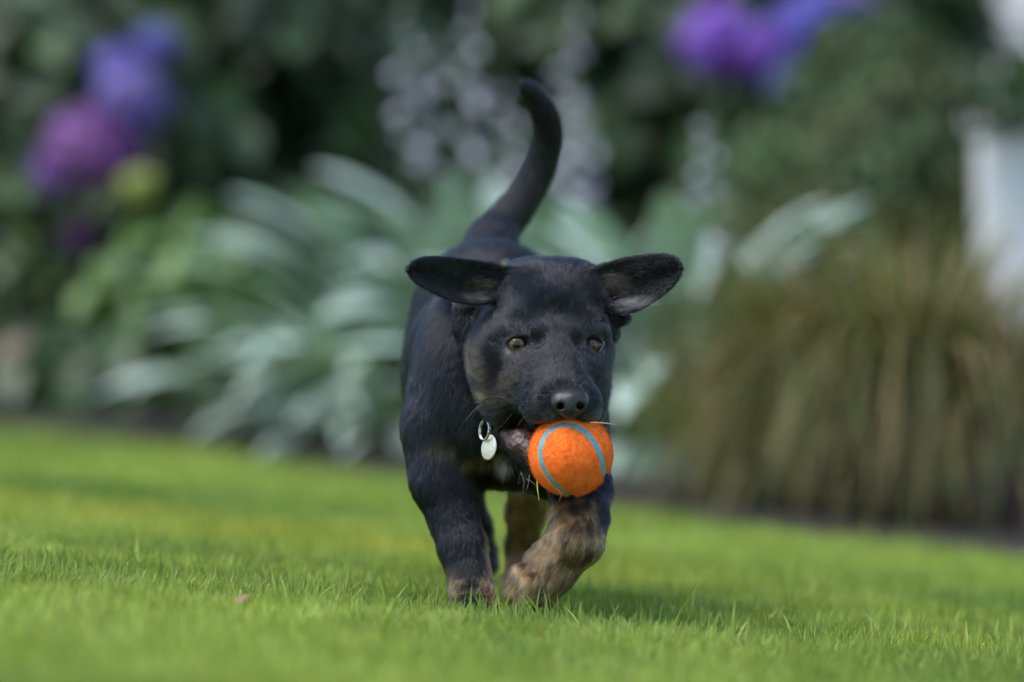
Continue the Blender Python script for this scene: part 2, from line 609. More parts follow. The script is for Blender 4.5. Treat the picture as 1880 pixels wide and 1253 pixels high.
# --- head
S.ell(P(1006, 562, .080), (44*mm, 60*mm, 36*mm), 0.02, flow=radial, length=.0075, tag='head')
S.ell(P(988, 636, .070), (54*mm, 52*mm, 40*mm), 0.018, flow=radial, length=.0075, tag='head')
S.ell(P(962, 512, .060), (15*mm, 22*mm, 10*mm), 0.02, flow=radial, length=.006, tag='head')
S.ell(P(1062, 512, .066), (15*mm, 22*mm, 10*mm), 0.02, flow=radial, length=.006, tag='head')
S.ell(P(908, 668, .046), (20*mm, 32*mm, 34*mm), 0.012, flow=radial, length=.008, tag='head')     # cheeks
S.ell(P(1086, 664, .056), (15*mm, 30*mm, 30*mm), 0.012, flow=radial, length=.008, tag='head')
S.ell(P(922, 735, .045), (16*mm, 30*mm, 22*mm), 0.012, flow=radial, length=.008, tag='head')
S.ell(P(1085, 735, .05), (12*mm, 26*mm, 20*mm), 0.010, flow=radial, length=.008, tag='head')
# brow, stop and the bridge of the muzzle
S.ell(P(966, 588, .034), (16*mm, 13*mm, 8*mm), 0.014, flow=radial, length=.005, tag='head')
S.ell(P(1074, 590, .042), (14*mm, 13*mm, 8*mm), 0.014, flow=radial, length=.005, tag='head')
S.cone(P(1020, 634, .022), P(1038, 722, -.020), 16.5*mm, 13.5*mm, 0.016, flow=radial, length=.004, tag='head')
S.cone(P(1010, 672, .026), P(1034, 738, -.010), 29*mm, 22*mm, 0.014, flow=radial, length=.0045, tag='head')
S.ell(P(984, 688, .022), (21*mm, 26*mm, 20*mm), 0.016, flow=radial, length=.005, tag='head')
S.ell(P(1066, 690, .032), (18*mm, 26*mm, 20*mm), 0.014, flow=radial, length=.005, tag='head')
# flews
S.cone(P(958, 716, .034), P(996, 738, -.002), 17*mm, 14*mm, 0.014, flow=radial, length=.0045, tag='head')
S.ell(P(1001, 743, -.015), (14.8*mm, 24*mm, 17.0*mm), 0.014, flow=radial, length=.004, tag='head')
S.ell(P(1073, 745, -.014), (13.5*mm, 23*mm, 16.5*mm), 0.010, flow=radial, length=.004, tag='head')
S.ell(P(1036, 762, -.026), (18*mm, 13*mm, 9*mm), 0.006, flow=radial, length=.003, tag='head')
# lower jaw
S.cone(P(945, 782, .058), P(1028, 862, .004), 21*mm, 14*mm, 0.006, flow=(-.3, .6, -.6), length=.007, tag='jaw')
S.cone(P(945, 770, .075), P(930, 790, .09), 28*mm, 28*mm, 0.015, flow=(-.1, .6, -.6), length=.009, tag='neck')
S.ell(P(948, 608, .024), (12*mm, 8*mm, 3.6*mm), 0.010, flow=radial, length=.005, tag='head')
S.ell(P(1088, 610, .034), (10*mm, 8*mm, 3.6*mm), 0.010, flow=radial, length=.005, tag='head')
# dark eye hollows
S.ell(P(986, 626, .004), (6*mm, 6*mm, 6*mm), 0.008, sub=True)
S.ell(P(1062, 628, .010), (5*mm, 6*mm, 6*mm), 0.008, sub=True)


def field(p):
    q = np.clip(((p - S.lo) / S.h).round().astype(int), 0, S.n - 1)
    return S.g[q[..., 0], q[..., 1], q[..., 2]]


def surf_y(px, py, y0=-.055, y1=.2):
    ys = np.arange(y0, y1, .0004)
    pts = np.array([P(px, py, y) for y in ys])
    f = field(pts)
    i = int(np.argmax(f < 0))
    return ys[i]


# mouth: the ball sits between the jaws; a dark gape shows beside it
BALL_C, BALL_R = P(1048, 835, -.014), 31.7*mm
cav = [(P(1040, 806, -.03), P(975, 806, .012), 17*mm, 13*mm), (P(975, 806, .012), P(938, 798, .034), 13*mm, 8.5*mm), (P(938, 798, .034), P(924, 782, .045), 8.0*mm, 4*mm)]
cavc = [(P(1035, 806, -.05), P(958, 806, -.01), 14*mm, 10*mm), (P(958, 806, -.01), P(926, 790, .012), 10*mm, 5.5*mm)]
for a, b, ra, rb in cav + cavc:
    S.cone(a, b, ra, rb, 0.003, sub=True)
S.ell(BALL_C, (BALL_R + .0004,) * 3, 0.0015, sub=True)
# lips: rolled edge of the lower lip, folds at the corner of the mouth
lowlip = smooth_lerp([P(a, b, surf_y(a - 6, b + 4) + .0012) for a, b in ((916, 776), (916, 795), (926, 822), (944, 846), (964, 866))], 60)
S.splat(lowlip, np.linspace(1.6, 2.2, 60)*mm, 0.005, 'lip', flow=(-.4, 0, -1), length=.0)

# ears
def ear(top, bot, yc, root_deep, cup, rad, flow):
    n, m = 78, 36
    T, B = smooth_lerp([P(*t, 0) for t in top], n), smooth_lerp([P(*t, 0) for t in bot], n)
    u = np.linspace(0, 1, n)[:, None, None]
    v = np.linspace(0, 1, m)[None, :, None]
    G = T[:, None] * (1 - v) + B[:, None] * v
    uu, vv = u[..., 0], v[..., 0]
    G[..., 1] = yc[0] + (yc[1] - yc[0]) * uu + cup * 4 * vv * (1 - vv) * (1 - .55 * uu) + root_deep * (1 - uu) ** 3 * np.sin(np.pi * vv) + .0025 * np.sin(vv * 9 + uu * 4)
    # keep the silhouette where the photograph has it when the depth moves
    d = (D0 + G[..., 1]) / D0
    G[..., 0] *= d
    G[..., 2] = CAMZ + (G[..., 2] - CAMZ) * d
    r = rad * np.ones((n, m)) * (1 - .35 * uu)
    S.splat(G.reshape(-1, 3), r.ravel(), 0.006, 'ear', flow, .004)


ear([(968, 505), (930, 492), (893, 483), (850, 477), (805, 472), (772, 474), (754, 484), (749, 497)],
    [(915, 545), (893, 556), (868, 558), (840, 554), (808, 543), (776, 527), (756, 512), (749, 499)],
    (.040, .022), .014, .010, 1.9*mm, (-1, 0, .1))
ear([(1052, 508), (1085, 495), (1118, 483), (1155, 473), (1195, 468), (1226, 468), (1245, 477), (1251, 492)],
    [(1100, 535), (1118, 566), (1138, 575), (1165, 571), (1195, 557), (1224, 537), (1243, 516), (1251, 497)],
    (.050, .026), .014, .012, 1.9*mm, (1, 0, .1))
# skin folds below the ears
S.cone(P(852, 566, .070), P(856, 596, .070), 9*mm, 8*mm, 0.006, flow=DOWN, length=.004, tag='fold')
S.cone(P(856, 596, .070), P(876, 640, .064), 8*mm, 6*mm, 0.008, flow=DOWN, length=.005, tag='fold')
S.cone(P(1138, 572, .066), P(1146, 584, .066), 4.5*mm, 5*mm, 0.004, flow=DOWN, length=.004, tag='fold')
S.cone(P(1120, 575, .070), P(1124, 610, .070), 8*mm, 6*mm, 0.006, flow=DOWN, length=.004, tag='fold')
# ear canals
S.ell(P(914, 533, .030), (10*mm, 10*mm, 6*mm), 0.005, sub=True)

# eyes
EYES = []
for (ex, ey, rx, rz, slant, er) in ((951, 633, 10.0, 6.3, -9, 10.6), (1090, 635, 7.8, 6.5, 7, 10.0)):
    ys = surf_y(ex, ey)
    c = P(ex, ey, ys - .0002)
    S.ell(c, (rx*mm, 6.5*mm, rz*mm), 0.0022, rot=(0, slant, 0), sub=True)
    # lids: thin rim
    th = np.linspace(0, 2*np.pi, 60, endpoint=False)
    sl = R(slant)
    ring = []
    for t in th:
        dx, dz = rx*1.02*mm*math.cos(t), rz*1.0*mm*math.sin(t)
        X, Z = dx*math.cos(sl) + dz*math.sin(sl), -dx*math.sin(sl) + dz*math.cos(sl)
        q = er*mm
        dep = q - math.sqrt(max(q*q - X*X - Z*Z, 1e-7))
        ring.append(c + np.array([X, .0012 + dep*.8, Z]))
    S.splat(np.array(ring), 1.25*mm, 0.002, 'lid', flow=(0, 0, 1), length=.0)
    EYES.append((c + np.array([0 if ex < 1000 else -.0008, er*mm + (.0020 if ex < 1000 else .0020), 0]), er*mm))

V, Fq = S.mesh()
print('puppy mesh', len(V), len(Fq))
PUP_BASE = (float(P(925, 0, .2)[0]), 0.2, 0.002)
puppy = empty('puppy', PUP_BASE, 'black and tan puppy trotting across the lawn with an orange ball in its mouth', 'dog')

# --- what each point of the coat is: colour, lie and length of hair
W = []
for f, flow, ln, tag in S.prims:
    W.append(f(V))
W = np.array(W)
best = W.min(0)
wt = np.exp(-(W - best[None]) / 0.004)
wt /= wt.sum(0)
flowv = np.zeros_like(V)
lenv = np.zeros(len(V))
tagw = {}
for w, (f, flow, ln, tag) in zip(wt, S.prims):
    fv = flow(V) if callable(flow) else norm(np.asarray(flow))[None]
    flowv += w[:, None] * fv
    lenv += w * ln
    tagw[tag] = tagw.get(tag, 0) + w
del W, wt

# face centres -> vertex normals
e1 = V[Fq[:, 2]] - V[Fq[:, 0]]
e2 = V[Fq[:, 3]] - V[Fq[:, 1]]
fn = np.cross(e1, e2)
area = np.linalg.norm(fn, axis=1) * 0.5
vn = np.zeros_like(V)
for k in range(4):
    for ax in range(3):
        vn[:, ax] += np.bincount(Fq[:, k], fn[:, ax], len(V))
vn = norm(vn)
if np.median(field(V + vn * .003) - field(V - vn * .003)) < 0:      # normals must point out of the body
    print('flip')
    vn = -vn
    Fq = Fq[:, ::-1].copy()


def blob(p, c, r, soft=.35):
    d = np.sqrt((((p - c) / np.asarray(r)) ** 2).sum(-1))
    return np.clip((1 - d) / soft, 0, 1)


def n3(p, sc, seed=0):
    return (vnoise(p[:, 0] + p[:, 1] * .7, p[:, 2] - p[:, 1] * .5, sc, seed) + vnoise(p[:, 0] - p[:, 2] * .4, p[:, 1] + p[:, 2], sc * 1.3, seed + 1)) * .5


def coat(p, tw=None):
    """true coat colour at points on the body"""
    c = np.tile(BLACK, (len(p), 1))
    streak = np.clip((n3(p * np.array([1, 1, .55]), .0030, 5) - .43) * 7, 0, 1)
    soft = np.clip((n3(p, .010, 9) - .32) * 3, 0, 1)

    def lay(w, col):
        nonlocal c
        c = c * (1 - w[:, None]) + np.asarray(col)[None] * w[:, None]
    tl = tw.get('tanleg', 0)
    tanw = tl * np.clip((CAMZ + (626.5 - 905) * .00043 - p[:, 2]) / .012, 0, 1)
    outer = blob(p, P(1108, 945, .06), (14*mm, .05, 26*mm), .5)
    lay(tanw * (1 - outer) * (.22 + .78 * streak), TAN * .85)
    lay(tanw * np.clip((n3(p, .012, 21) - .62) * 6, 0, 1) * .75, BLACK * 1.6)
    lay(blob(p, P(1005, 1120, .045), (22*mm, .04, 10*mm)) * .8 * tanw, BLACK * 1.5)
    th = tw.get('hind', 0)
    lay(th * np.clip((.10 - p[:, 2]) / .02, 0, 1) * (.35 + .5 * soft), TAN * .62)
    # planted foreleg: tan on the inner edge and around the foot
    lay(blob(p, P(905, 1000, .10), (13*mm, .05, 45*mm), .6) * (.2 + .6 * streak) * tw.get('leg', 0) * .7, TAN * .45)
    lay(blob(p, P(830, 1085, .08), (15*mm, .05, 24*mm), .6) * (.2 + .7 * streak) * tw.get('leg', 0) * .8, TAN * .55)
    lay(blob(p, P(905, 1075, .07), (12*mm, .05, 20*mm), .6) * .5 * tw.get('leg', 0), TAN * .5)
    # cheek, throat and chest
    tn = np.array([.20, .14, .065])
    lay(blob(p, P(868, 665, .04), (8*mm, .05, 20*mm), .8) * (.1 + .9 * streak) * .5, tn)
    lay(blob(p, P(888, 728, .03), (7*mm, .04, 8*mm), .7) * streak * .8, tn * 1.4)
    lay(blob(p, P(915, 700, .02), (26*mm, .05, 30*mm), .9) * soft * .10, tn)
    lay(blob(p, P(806, 822, .09), (16*mm, .05, 10*mm), .7) * (.2 + .8 * soft) * .65, tn)
    lay(blob(p, P(880, 846, .08), (24*mm, .06, 10*mm), .7) * (.3 + .7 * streak) * .5, tn)
    lay(blob(p, P(925, 852, .08), (11*mm, .06, 12*mm), .7) * (.3 + .7 * streak) * .9, [.26, .26, .21])
    # inside of the ears
    e = tw.get('ear', 0)
    lay(e * blob(p, P(885, 522, .04), (14*mm, .03, 8*mm), .7) * (.2 + .8 * streak) * .5, tn)
    lay(e * blob(p, P(878, 545, .04), (14*mm, .03, 5*mm), .7) * .6, [.10, .09, .09])
    lay(e * blob(p, P(1118, 525, .05), (20*mm, .03, 12*mm), .8) * .6, [.16, .10, .085])
    lay(e * blob(p, P(1165, 556, .04), (24*mm, .03, 7*mm), .7) * .5, [.12, .12, .13])
    # grey hairs of the chin
    lay(blob(p, P(966, 866, 0), (9*mm, .02, 11*mm), .7) * .4, [.14, .15, .17])
    lay(blob(p, P(1012, 762, -.03), (10*mm, .02, 9*mm), .8) * .3, [.10, .11, .12])
    lay(blob(p, P(1085, 765, -.03), (10*mm, .02, 9*mm), .8) * .25, [.10, .11, .12])
    return c


tw = {k: v for k, v in tagw.items()}
cv = coat(V, tw)
# bare skin: mouth lining, lids, lips
bare = np.zeros(len(V))
for a, b, ra, rb in cav + cavc:
    d = SDF.cone_d(V, a, b, ra, rb)
    bare = np.maximum(bare, np.clip((.0018 - d) / .0012, 0, 1))
dball = np.linalg.norm(V - BALL_C, axis=1) - BALL_R
bare = np.maximum(bare, np.clip((.0022 - dball) / .001, 0, 1))
pink = n3(V, .004, 33)[:, None]
skin_m = np.array([.075, .038, .034]) * (.3 + 1.1 * pink)
cs = cv * .75
cs = cs * (1 - bare[:, None]) + skin_m * bare[:, None]
lipw = np.clip(tagw.get('lip', 0) * 1.5, 0, 1)
cs = cs * (1 - .8 * lipw[:, None]) + .8 * lipw[:, None] * (np.array([.018, .015, .016]) * (.4 + 1.6 * n3(V, .0022, 40)[:, None]))
lidw = np.clip(tagw.get('lid', 0) * 1.4, 0, 1)
cs = cs * (1 - lidw[:, None]) + lidw[:, None] * np.array([.014, .013, .014])
bare_all = np.clip(bare + lipw + lidw, 0, 1)

skin = NB('puppy_skin')
a_ = skin.n('ShaderNodeAttribute', attribute_name='col')
r_ = skin.n('ShaderNodeAttribute', attribute_name='bare')
p_ = skin.n('ShaderNodeBsdfPrincipled')
mr = skin.n('ShaderNodeMapRange')
mr.inputs['To Min'].default_value = 0.75
mr.inputs['To Max'].default_value = 0.28
skin.l(r_.outputs['Fac'], mr.inputs[0])
skin.l(mr.outputs[0], p_.inputs['Roughness'])
skin.l(a_.outputs['Color'], p_.inputs['Base Color'])
p_.inputs['Specular IOR Level'].default_value = .4
nz_ = skin.n('ShaderNodeTexNoise', Scale=420.0, Detail=4.0)
tc_ = skin.n('ShaderNodeTexCoord')
skin.l(tc_.outputs['Object'], nz_.inputs['Vector'])
bp_ = skin.n('ShaderNodeBump', Strength=.5, Distance=.0008)
skin.l(nz_.outputs[0], bp_.inputs['Height'])
skin.l(bp_.outputs[0], p_.inputs['Normal'])
skin.l(p_.outputs[0], skin.out.inputs[0])

me = mesh_np('body', V, Fq, skin.m, True, cs)
at = me.attributes.new('bare', 'FLOAT', 'POINT')
at.data.foreach_set('value', bare_all.astype(np.float32))
body = link('body', me)
set_world_geo(body, puppy)

# --- fur


def grow(n, dens, lenmul=1.0, seed=3, seg=4, lift=.24, jit=.20, mask=None, r0=.00013):
    g = np.random.default_rng(seed)
    w = area * dens[Fq].mean(1)
    idx = g.choice(len(Fq), n, p=w / w.sum())
    q = Fq[idx]
    a, b = g.random((2, n, 1))
    wts = np.stack([(1-a)*(1-b), a*(1-b), a*b, (1-a)*b], 1)
    def I(arr):
        arr = arr if arr.ndim == 2 else arr[:, None]
        return (arr[q] * wts).sum(1)
    p, nn, fl, L = I(V), norm(I(vn)), I(flowv), I(lenv)[:, 0]
    tw2 = {k: I(np.asarray(v))[:, 0] for k, v in tagw.items()}
    t = norm(fl - (fl * nn).sum(1, keepdims=True) * nn)
    # clumping: neighbouring hairs lean the same way
    ax = np.cross(nn, t)
    cl = (n3(p, .0045, seed + 50) - .5) * .8 + (n3(p, .014, seed + 60) - .5) * .35
    t = norm(t + ax * (cl[:, None] + g.normal(0, jit, (n, 1))))
    cell = .0036
    ic = np.floor(p / cell)
    hsh = np.modf(np.abs(np.sin(ic @ np.array([[127.1, 269.5, 419.2], [311.7, 183.3, 371.9], [74.7, 246.1, 124.6]])) * 43758.5))[0]
    toc = (ic + hsh) * cell - p
    toc = toc - (toc * nn).sum(1, keepdims=True) * nn
    cb = .6 + .8 * hsh[:, :1]
    L = L * lenmul * (.75 + .5 * hsh[:, 1]) * g.uniform(.6, 1.15, n) * (.8 + .5 * n3(p, .02, seed + 70))
    lf = np.clip(g.normal(lift, .08, n) + .18 * (hsh[:, 2] - .5), .06, .9)[:, None]
    d0 = norm(t * (1 - lf * .6) + nn * lf)
    d1 = norm(t + nn * lf * .15)
    k = np.linspace(0, 1, seg)[None, :, None]
    pts = p[:, None] + L[:, None, None] * (k * d0[:, None] + (k ** 2) * .5 * (d1 - d0)[:, None]) + (k ** 1.5) * .42 * toc[:, None]
    c = coat(p, tw2)
    c = c * (g.uniform(.65, 1.35, (n, 1))) * cb * g.choice([1, 1, 1, 1.8], (n, 1))
    return pts, np.clip(c, .0018, .8), r0


furmat = hair_material('puppy_fur', rough=.19, radial=.24, coat=.3)
facing = np.clip(.9 - V[:, 1] * .6, .6, 1)
behind = np.clip(1.25 - V[:, 1] * 2.6, .3, 1)      # shorter, denser coat on head and chest
earin = np.clip(tagw.get('ear', 0) * 1.0, 0, 1)
dens = facing * behind * (1 - np.clip(bare_all * 1.6, 0, 1)) * (1 - .45 * earin) * (lenv > .0015)
nosed = np.sqrt((((V - P(1046, 740, -.035)) / np.array([.0155, .014, .0125])) ** 2).sum(1))
dens = dens * np.clip((nosed - 1.0) * 5, 0, 1)
pts, c, r0 = grow(FUR_N, dens)
fur = hair_curves('fur', pts, c, r0, .00002, furmat, puppy)
props(fur, 'short black coat with tan legs')

# --- nose leather
N = SDF(P(995, 790, -.075) - .004, P(1095, 700, .01) + .004, 0.0005)
nc = lambda px, py, y: P(px, py, y)
N.ell(nc(1046, 730, -.039), (15.0*mm, 11*mm, 7.6*mm), .003, rot=(12, 0, 0))
N.ell(nc(1027, 741, -.041), (7.8*mm, 9*mm, 8.2*mm), .004)
N.ell(nc(1065, 740, -.039), (7.4*mm, 9*mm, 8.2*mm), .004)
N.ell(nc(1046, 750, -.043), (7*mm, 8*mm, 9.5*mm), .005)
N.ell(nc(1046, 748, -.036), (13*mm, 8*mm, 9*mm), .004)
for sx, cx in ((-1, 1029), (1, 1065)):
    c0 = P(cx, 748, -.054)
    N.cone(c0, c0 + np.array([sx*.001, .014, .001]), 2.9*mm, 2.2*mm, .002, sub=True)
    N.cone(c0 + np.array([sx*.002, 0, -.0008]), c0 + np.array([sx*.0085, .006, -.0012]), 1.9*mm, 1.2*mm, .0015, sub=True)
N.cone(P(1046, 745, -.0555), P(1047, 774, -.049), .9*mm, 1.0*mm, .0015, sub=True)
nV, nF = N.mesh()
nV = P(1046, 742, -.036) + (nV - P(1046, 742, -.036)) * np.array([.94, 1, .94])
nm = NB('nose_leather')
p_ = nm.n('ShaderNodeBsdfPrincipled', Roughness=.36)
p_.inputs['Base Color'].default_value = (.011, .0105, .012, 1)
p_.inputs['Specular IOR Level'].default_value = .55
vo = nm.n('ShaderNodeTexVoronoi', Scale=900.0)
tc_ = nm.n('ShaderNodeTexCoord')
nm.l(tc_.outputs['Object'], vo.inputs['Vector'])
bp_ = nm.n('ShaderNodeBump', Strength=.45, Distance=.0005)
nm.l(vo.outputs[0], bp_.inputs['Height'])
nm.l(bp_.outputs[0], p_.inputs['Normal'])
nm.l(p_.outputs[0], nm.out.inputs[0])
nose = link('nose', mesh_np('nose', nV, nF, nm.m))
set_world_geo(nose, puppy)

# --- eyes
em = NB('eye_surface')
a_ = em.n('ShaderNodeAttribute', attribute_name='col')
p_ = em.n('ShaderNodeBsdfPrincipled', Roughness=.35)
p_.inputs['Coat Weight'].default_value = .8
p_.inputs['Coat Roughness'].default_value = .015
p_.inputs['Specular IOR Level'].default_value = .1
em.l(a_.outputs['Color'], p_.inputs['Base Color'])
em.l(p_.outputs[0], em.out.inputs[0])
for (c, r), gaze in zip(EYES, (np.array([-.10, -1, -.06]), np.array([-.14, -1, -.06]))):
    g = norm(gaze)
    nu, nv = 64, 64
    th = np.linspace(0.001, np.pi, nv)
    ph = np.linspace(0, 2*np.pi, nu, endpoint=False)
    side = norm(np.cross(g, [0, 0, 1])); up = np.cross(side, g)
    D = (np.cos(th)[:, None, None] * g + np.sin(th)[:, None, None] * (np.cos(ph)[None, :, None] * side + np.sin(ph)[None, :, None] * up))
    bulge = 1 + .035 * np.clip(np.cos(th) - .72, 0, 1) / .28
    VV = (c + r * D * bulge[:, None, None]).reshape(-1, 3)
    F = np.array([(i*nu + j, i*nu + (j+1) % nu, (i+1)*nu + (j+1) % nu, (i+1)*nu + j) for i in range(nv-1) for j in range(nu)])
    T = np.repeat(th, nu)
    PH = np.tile(ph, nv)
    spokes = .8 + .35 * vnoise(PH * 6, T * 3, .5, 4)
    iris_r, pup_r = .64, .27
    col = np.zeros((len(VV), 3))
    k = (T - pup_r) / (iris_r - pup_r)
    iris = np.stack([np.interp(k, [0, .35, .8, 1], [.10, .17, .13, .02]), np.interp(k, [0, .35, .8, 1], [.062, .105, .085, .014]), np.interp(k, [0, .35, .8, 1], [.012, .020, .020, .008])], 1) * spokes[:, None] * .50
    col[:] = [.010, .009, .009]
    m = T < iris_r
    col[m] = iris[m]
    col[T < pup_r] = .002
    rim = np.exp(-((T - iris_r) / .07) ** 2)[:, None]
    col = col * (1 - rim) + .004 * rim
    o = link('eye', mesh_np('eye', VV, F, em.m, True, col))
    set_world_geo(o, puppy)

# --- tongue pressed against the ball
TG = SDF(P(905, 890, -.03) - .005, P(1040, 780, .05) + .005, .0008)
TG.cone(P(931, 798, .038), P(957, 813, .022), 5.5*mm, 9.5*mm, .006)
TG.cone(P(957, 813, .022), P(1000, 842, .010), 9.5*mm, 11.5*mm, .006)
TG.ell(BALL_C, (BALL_R + .0003,)*3, .001, sub=True)
tV, tF = TG.mesh()
tV = tV + (.0022*(n3(tV, .0045, 90)[:, None] - .5) + .0014*(n3(tV, .0020, 91)[:, None] - .5))*norm(tV - P(990, 830, .02))
tm = simple_material('tongue_skin', (.065, .034, .029), rough=.4, bump=1, bscale=350, var=.6, vscale=260)
tongue = link('tongue', mesh_np('tongue', tV, tF, tm))
set_world_geo(tongue, puppy)

# --- whiskers
wm = simple_material('whisker_hair', (.30, .28, .24), rough=.4)
wmd = simple_material('whisker_hair_dark', (.03, .03, .03), rough=.4)
def whisker(pts, r, m):
    o = link('whisker', tube_mesh('whisker', smooth_lerp(pts, 9), r * np.linspace(1, .25, 9), m, 5))
    set_world_geo(o, puppy)
wh = [([(957, 868), (962, 885), (960, 908)], -.002, wm), ([(972, 872), (970, 888), (966, 902)], -.004, wm), ([(966, 880), (978, 886), (984, 896)], -.004, wm),
      ([(1024, 898), (1030, 908), (1026, 922)], -.03, wm), ([(995, 888), (1004, 900), (1010, 908)], -.012, wm), ([(956, 864), (954, 878), (950, 892)], 0, wmd),
      ([(893, 738), (872, 752), (852, 776)], .03, wm), ([(885, 742), (870, 762), (864, 780)], .03, wmd), ([(1104, 742), (1112, 752), (1118, 770)], 0, wmd),
      ([(862, 665), (845, 664), (828, 670)], .03, wmd), ([(1096, 760), (1112, 762), (1130, 776)], -.02, wmd), ([(1118, 690), (1126, 694), (1132, 706)], .03, wmd),
      ([(940, 760), (930, 772), (914, 790)], -.005, wmd), ([(975, 752), (960, 768), (948, 788)], -.018, wmd)]
for p2, y, m in wh:
    whisker([P(a, b, y - .003 * i) for i, (a, b) in enumerate(p2)], .00015, m)
# tan tufts in the ear openings
g = np.random.default_rng(8)
n = 420
def tuft(cx, cy, y, sx, sy, d, n, L, colr):
    p0 = np.array([P(cx + g.normal(0, sx), cy + g.normal(0, sy), y + g.normal(0, .001)) for _ in range(n)])
    dd = norm(np.asarray(d) + g.normal(0, .22, (n, 3)))
    Lk = (L * g.uniform(.5, 1.2, n))[:, None, None]
    k = np.linspace(0, 1, 5)[None, :, None]
    pts = p0[:, None] + Lk * (k * dd[:, None] + k**2 * np.array([0, -.1, -.15]))
    c = np.asarray(colr) * g.uniform(.4, 1.3, (n, 1))
    return pts, c
ysl, ysr = surf_y(905, 520, 0, .12), surf_y(1108, 508, 0, .12)
T_ = [tuft(900, 519, ysl - .001, 7, 4, (-1, -.35, .25), 130, .011, (.42, .33, .18)),
      tuft(888, 541, surf_y(888, 541, 0, .12) - .0005, 9, 4, (-1, -.3, 0), 90, .008, (.20, .18, .17)),
      tuft(925, 487, surf_y(925, 487, 0, .12), 5, 3, (0, -.3, 1), 60, .006, (.40, .29, .14)),
      tuft(1110, 504, ysr - .001, 6, 4, (1, -.4, .15), 120, .013, (.40, .35, .24)),
      tuft(1108, 520, surf_y(1112, 520, 0, .12) - .0005, 5, 5, (1, -.4, .3), 90, .010, (.36, .26, .16)),
      tuft(1160, 556, surf_y(1160, 556, 0, .12) - .0005, 20, 4, (1, -.3, .25), 260, .007, (.26, .27, .28)),
      tuft(1074, 490, surf_y(1074, 492, 0, .12), 4, 3, (0, -.3, 1), 30, .005, (.30, .20, .12)),
      tuft(925, 852, surf_y(925, 852, .02, .2) - .001, 8, 8, (.1, -.3, -1), 160, .009, (.22, .22, .18)),
      tuft(966, 868, surf_y(960, 866, -.02, .2), 6, 9, (-.3, -.3, -1), 90, .006, (.13, .14, .16))]
o = hair_curves('tuft', np.concatenate([t[0] for t in T_]), np.clip(np.concatenate([t[1] for t in T_]), 0, .8), .00011, .00003, furmat, puppy)
props(o, 'pale hairs in the ears and on the chest and chin')

# ================================================================== ball
ball = empty('tennis_ball', tuple(BALL_C), 'orange felt ball with blue seam lines held in the mouth of the puppy', 'ball')
wL = norm([.03, -1, -.20])
wA0 = norm(np.array([-.50, 0, .87]))
wA = norm(wA0 - (wA0 @ wL) * wL)
wC = np.cross(wL, wA)
Lc, Ac = norm([1, -1, 0]), np.array([0, 0, -1.])
Cc = np.cross(Lc, Ac)
Mb = np.outer(wL, Lc) + np.outer(wA, Ac) + np.outer(wC, Cc)
tt = np.linspace(0, 2*np.pi, 1400, endpoint=False)
a_s, b_s = .72, .28
cz = 2 * math.sqrt(a_s * b_s)
cur = np.stack([a_s*np.cos(tt) + b_s*np.cos(3*tt), a_s*np.sin(tt) - b_s*np.sin(3*tt), cz*np.sin(2*tt)], 1)
cur = norm(cur) @ Mb.T
import bmesh
bm = bmesh.new()
bmesh.ops.create_icosphere(bm, subdivisions=6, radius=1)
bV = np.array([v.co for v in bm.verts])
bF = np.array([[v.index for v in f.verts] for f in bm.faces])
bm.free()
bd = np.empty(len(bV))
for i in range(0, len(bV), 4000):
    bd[i:i+4000] = np.arccos(np.clip((bV[i:i+4000] @ cur.T).max(1), -1, 1))
HW = .088
prof = np.clip((bd - HW) / .035, 0, 1)
lump = n3(bV, .22, 71) * .035 + n3(bV, .05, 72) * .022
rad = BALL_R * (.968 + .012 * prof + lump * prof)
bcol = np.array([.98, .225, .036]) * (.82 + .36 * n3(bV, .09, 75)[:, None]) * (1 - .12 * np.clip((n3(bV, .035, 76)[:, None] - .62) * 8, 0, 1))
felt = NB('orange_felt')
a_ = felt.n('ShaderNodeAttribute', attribute_name='col')
p_ = felt.n('ShaderNodeBsdfPrincipled', Roughness=.95)
p_.inputs['Specular IOR Level'].default_value = .15
p_.inputs['Sheen Weight'].default_value = .35
p_.inputs['Sheen Tint'].default_value = (1, .55, .25, 1)
felt.l(a_.outputs['Color'], p_.inputs['Base Color'])
tc_ = felt.n('ShaderNodeTexCoord')
nz_ = felt.n('ShaderNodeTexNoise', Scale=900.0, Detail=5.0)
felt.l(tc_.outputs['Object'], nz_.inputs['Vector'])
bp_ = felt.n('ShaderNodeBump', Strength=.8, Distance=.0006)
felt.l(nz_.outputs[0], bp_.inputs['Height'])
felt.l(bp_.outputs[0], p_.inputs['Normal'])
felt.l(p_.outputs[0], felt.out.inputs[0])
link('felt', mesh_np('felt', bV * rad[:, None], bF, felt.m, True, bcol), ball)
# seam strip
bn = norm(np.gradient(np.vstack([cur[-1:], cur, cur[:1]]), axis=0)[1:-1])
sidev = np.cross(cur, bn)
rows = []
for k, h in ((-1, .0), (-.6, .010), (0, .012), (.6, .010), (1, .0)):
    rows.append(norm(cur + sidev * k * HW * 1.02) * BALL_R * (.968 + h))
rows = np.stack(rows, 1)
nn_ = len(cur)
sF = np.array([(i*5 + j, i*5 + j + 1, ((i+1) % nn_)*5 + j + 1, ((i+1) % nn_)*5 + j) for i in range(nn_) for j in range(4)])
sm = simple_material('blue_rubber', (.06, .36, .44), rough=.6, bump=.5, bscale=700, var=.18, vscale=150)
link('seam', mesh_np('seam', rows.reshape(-1, 3), sF, sm), ball)
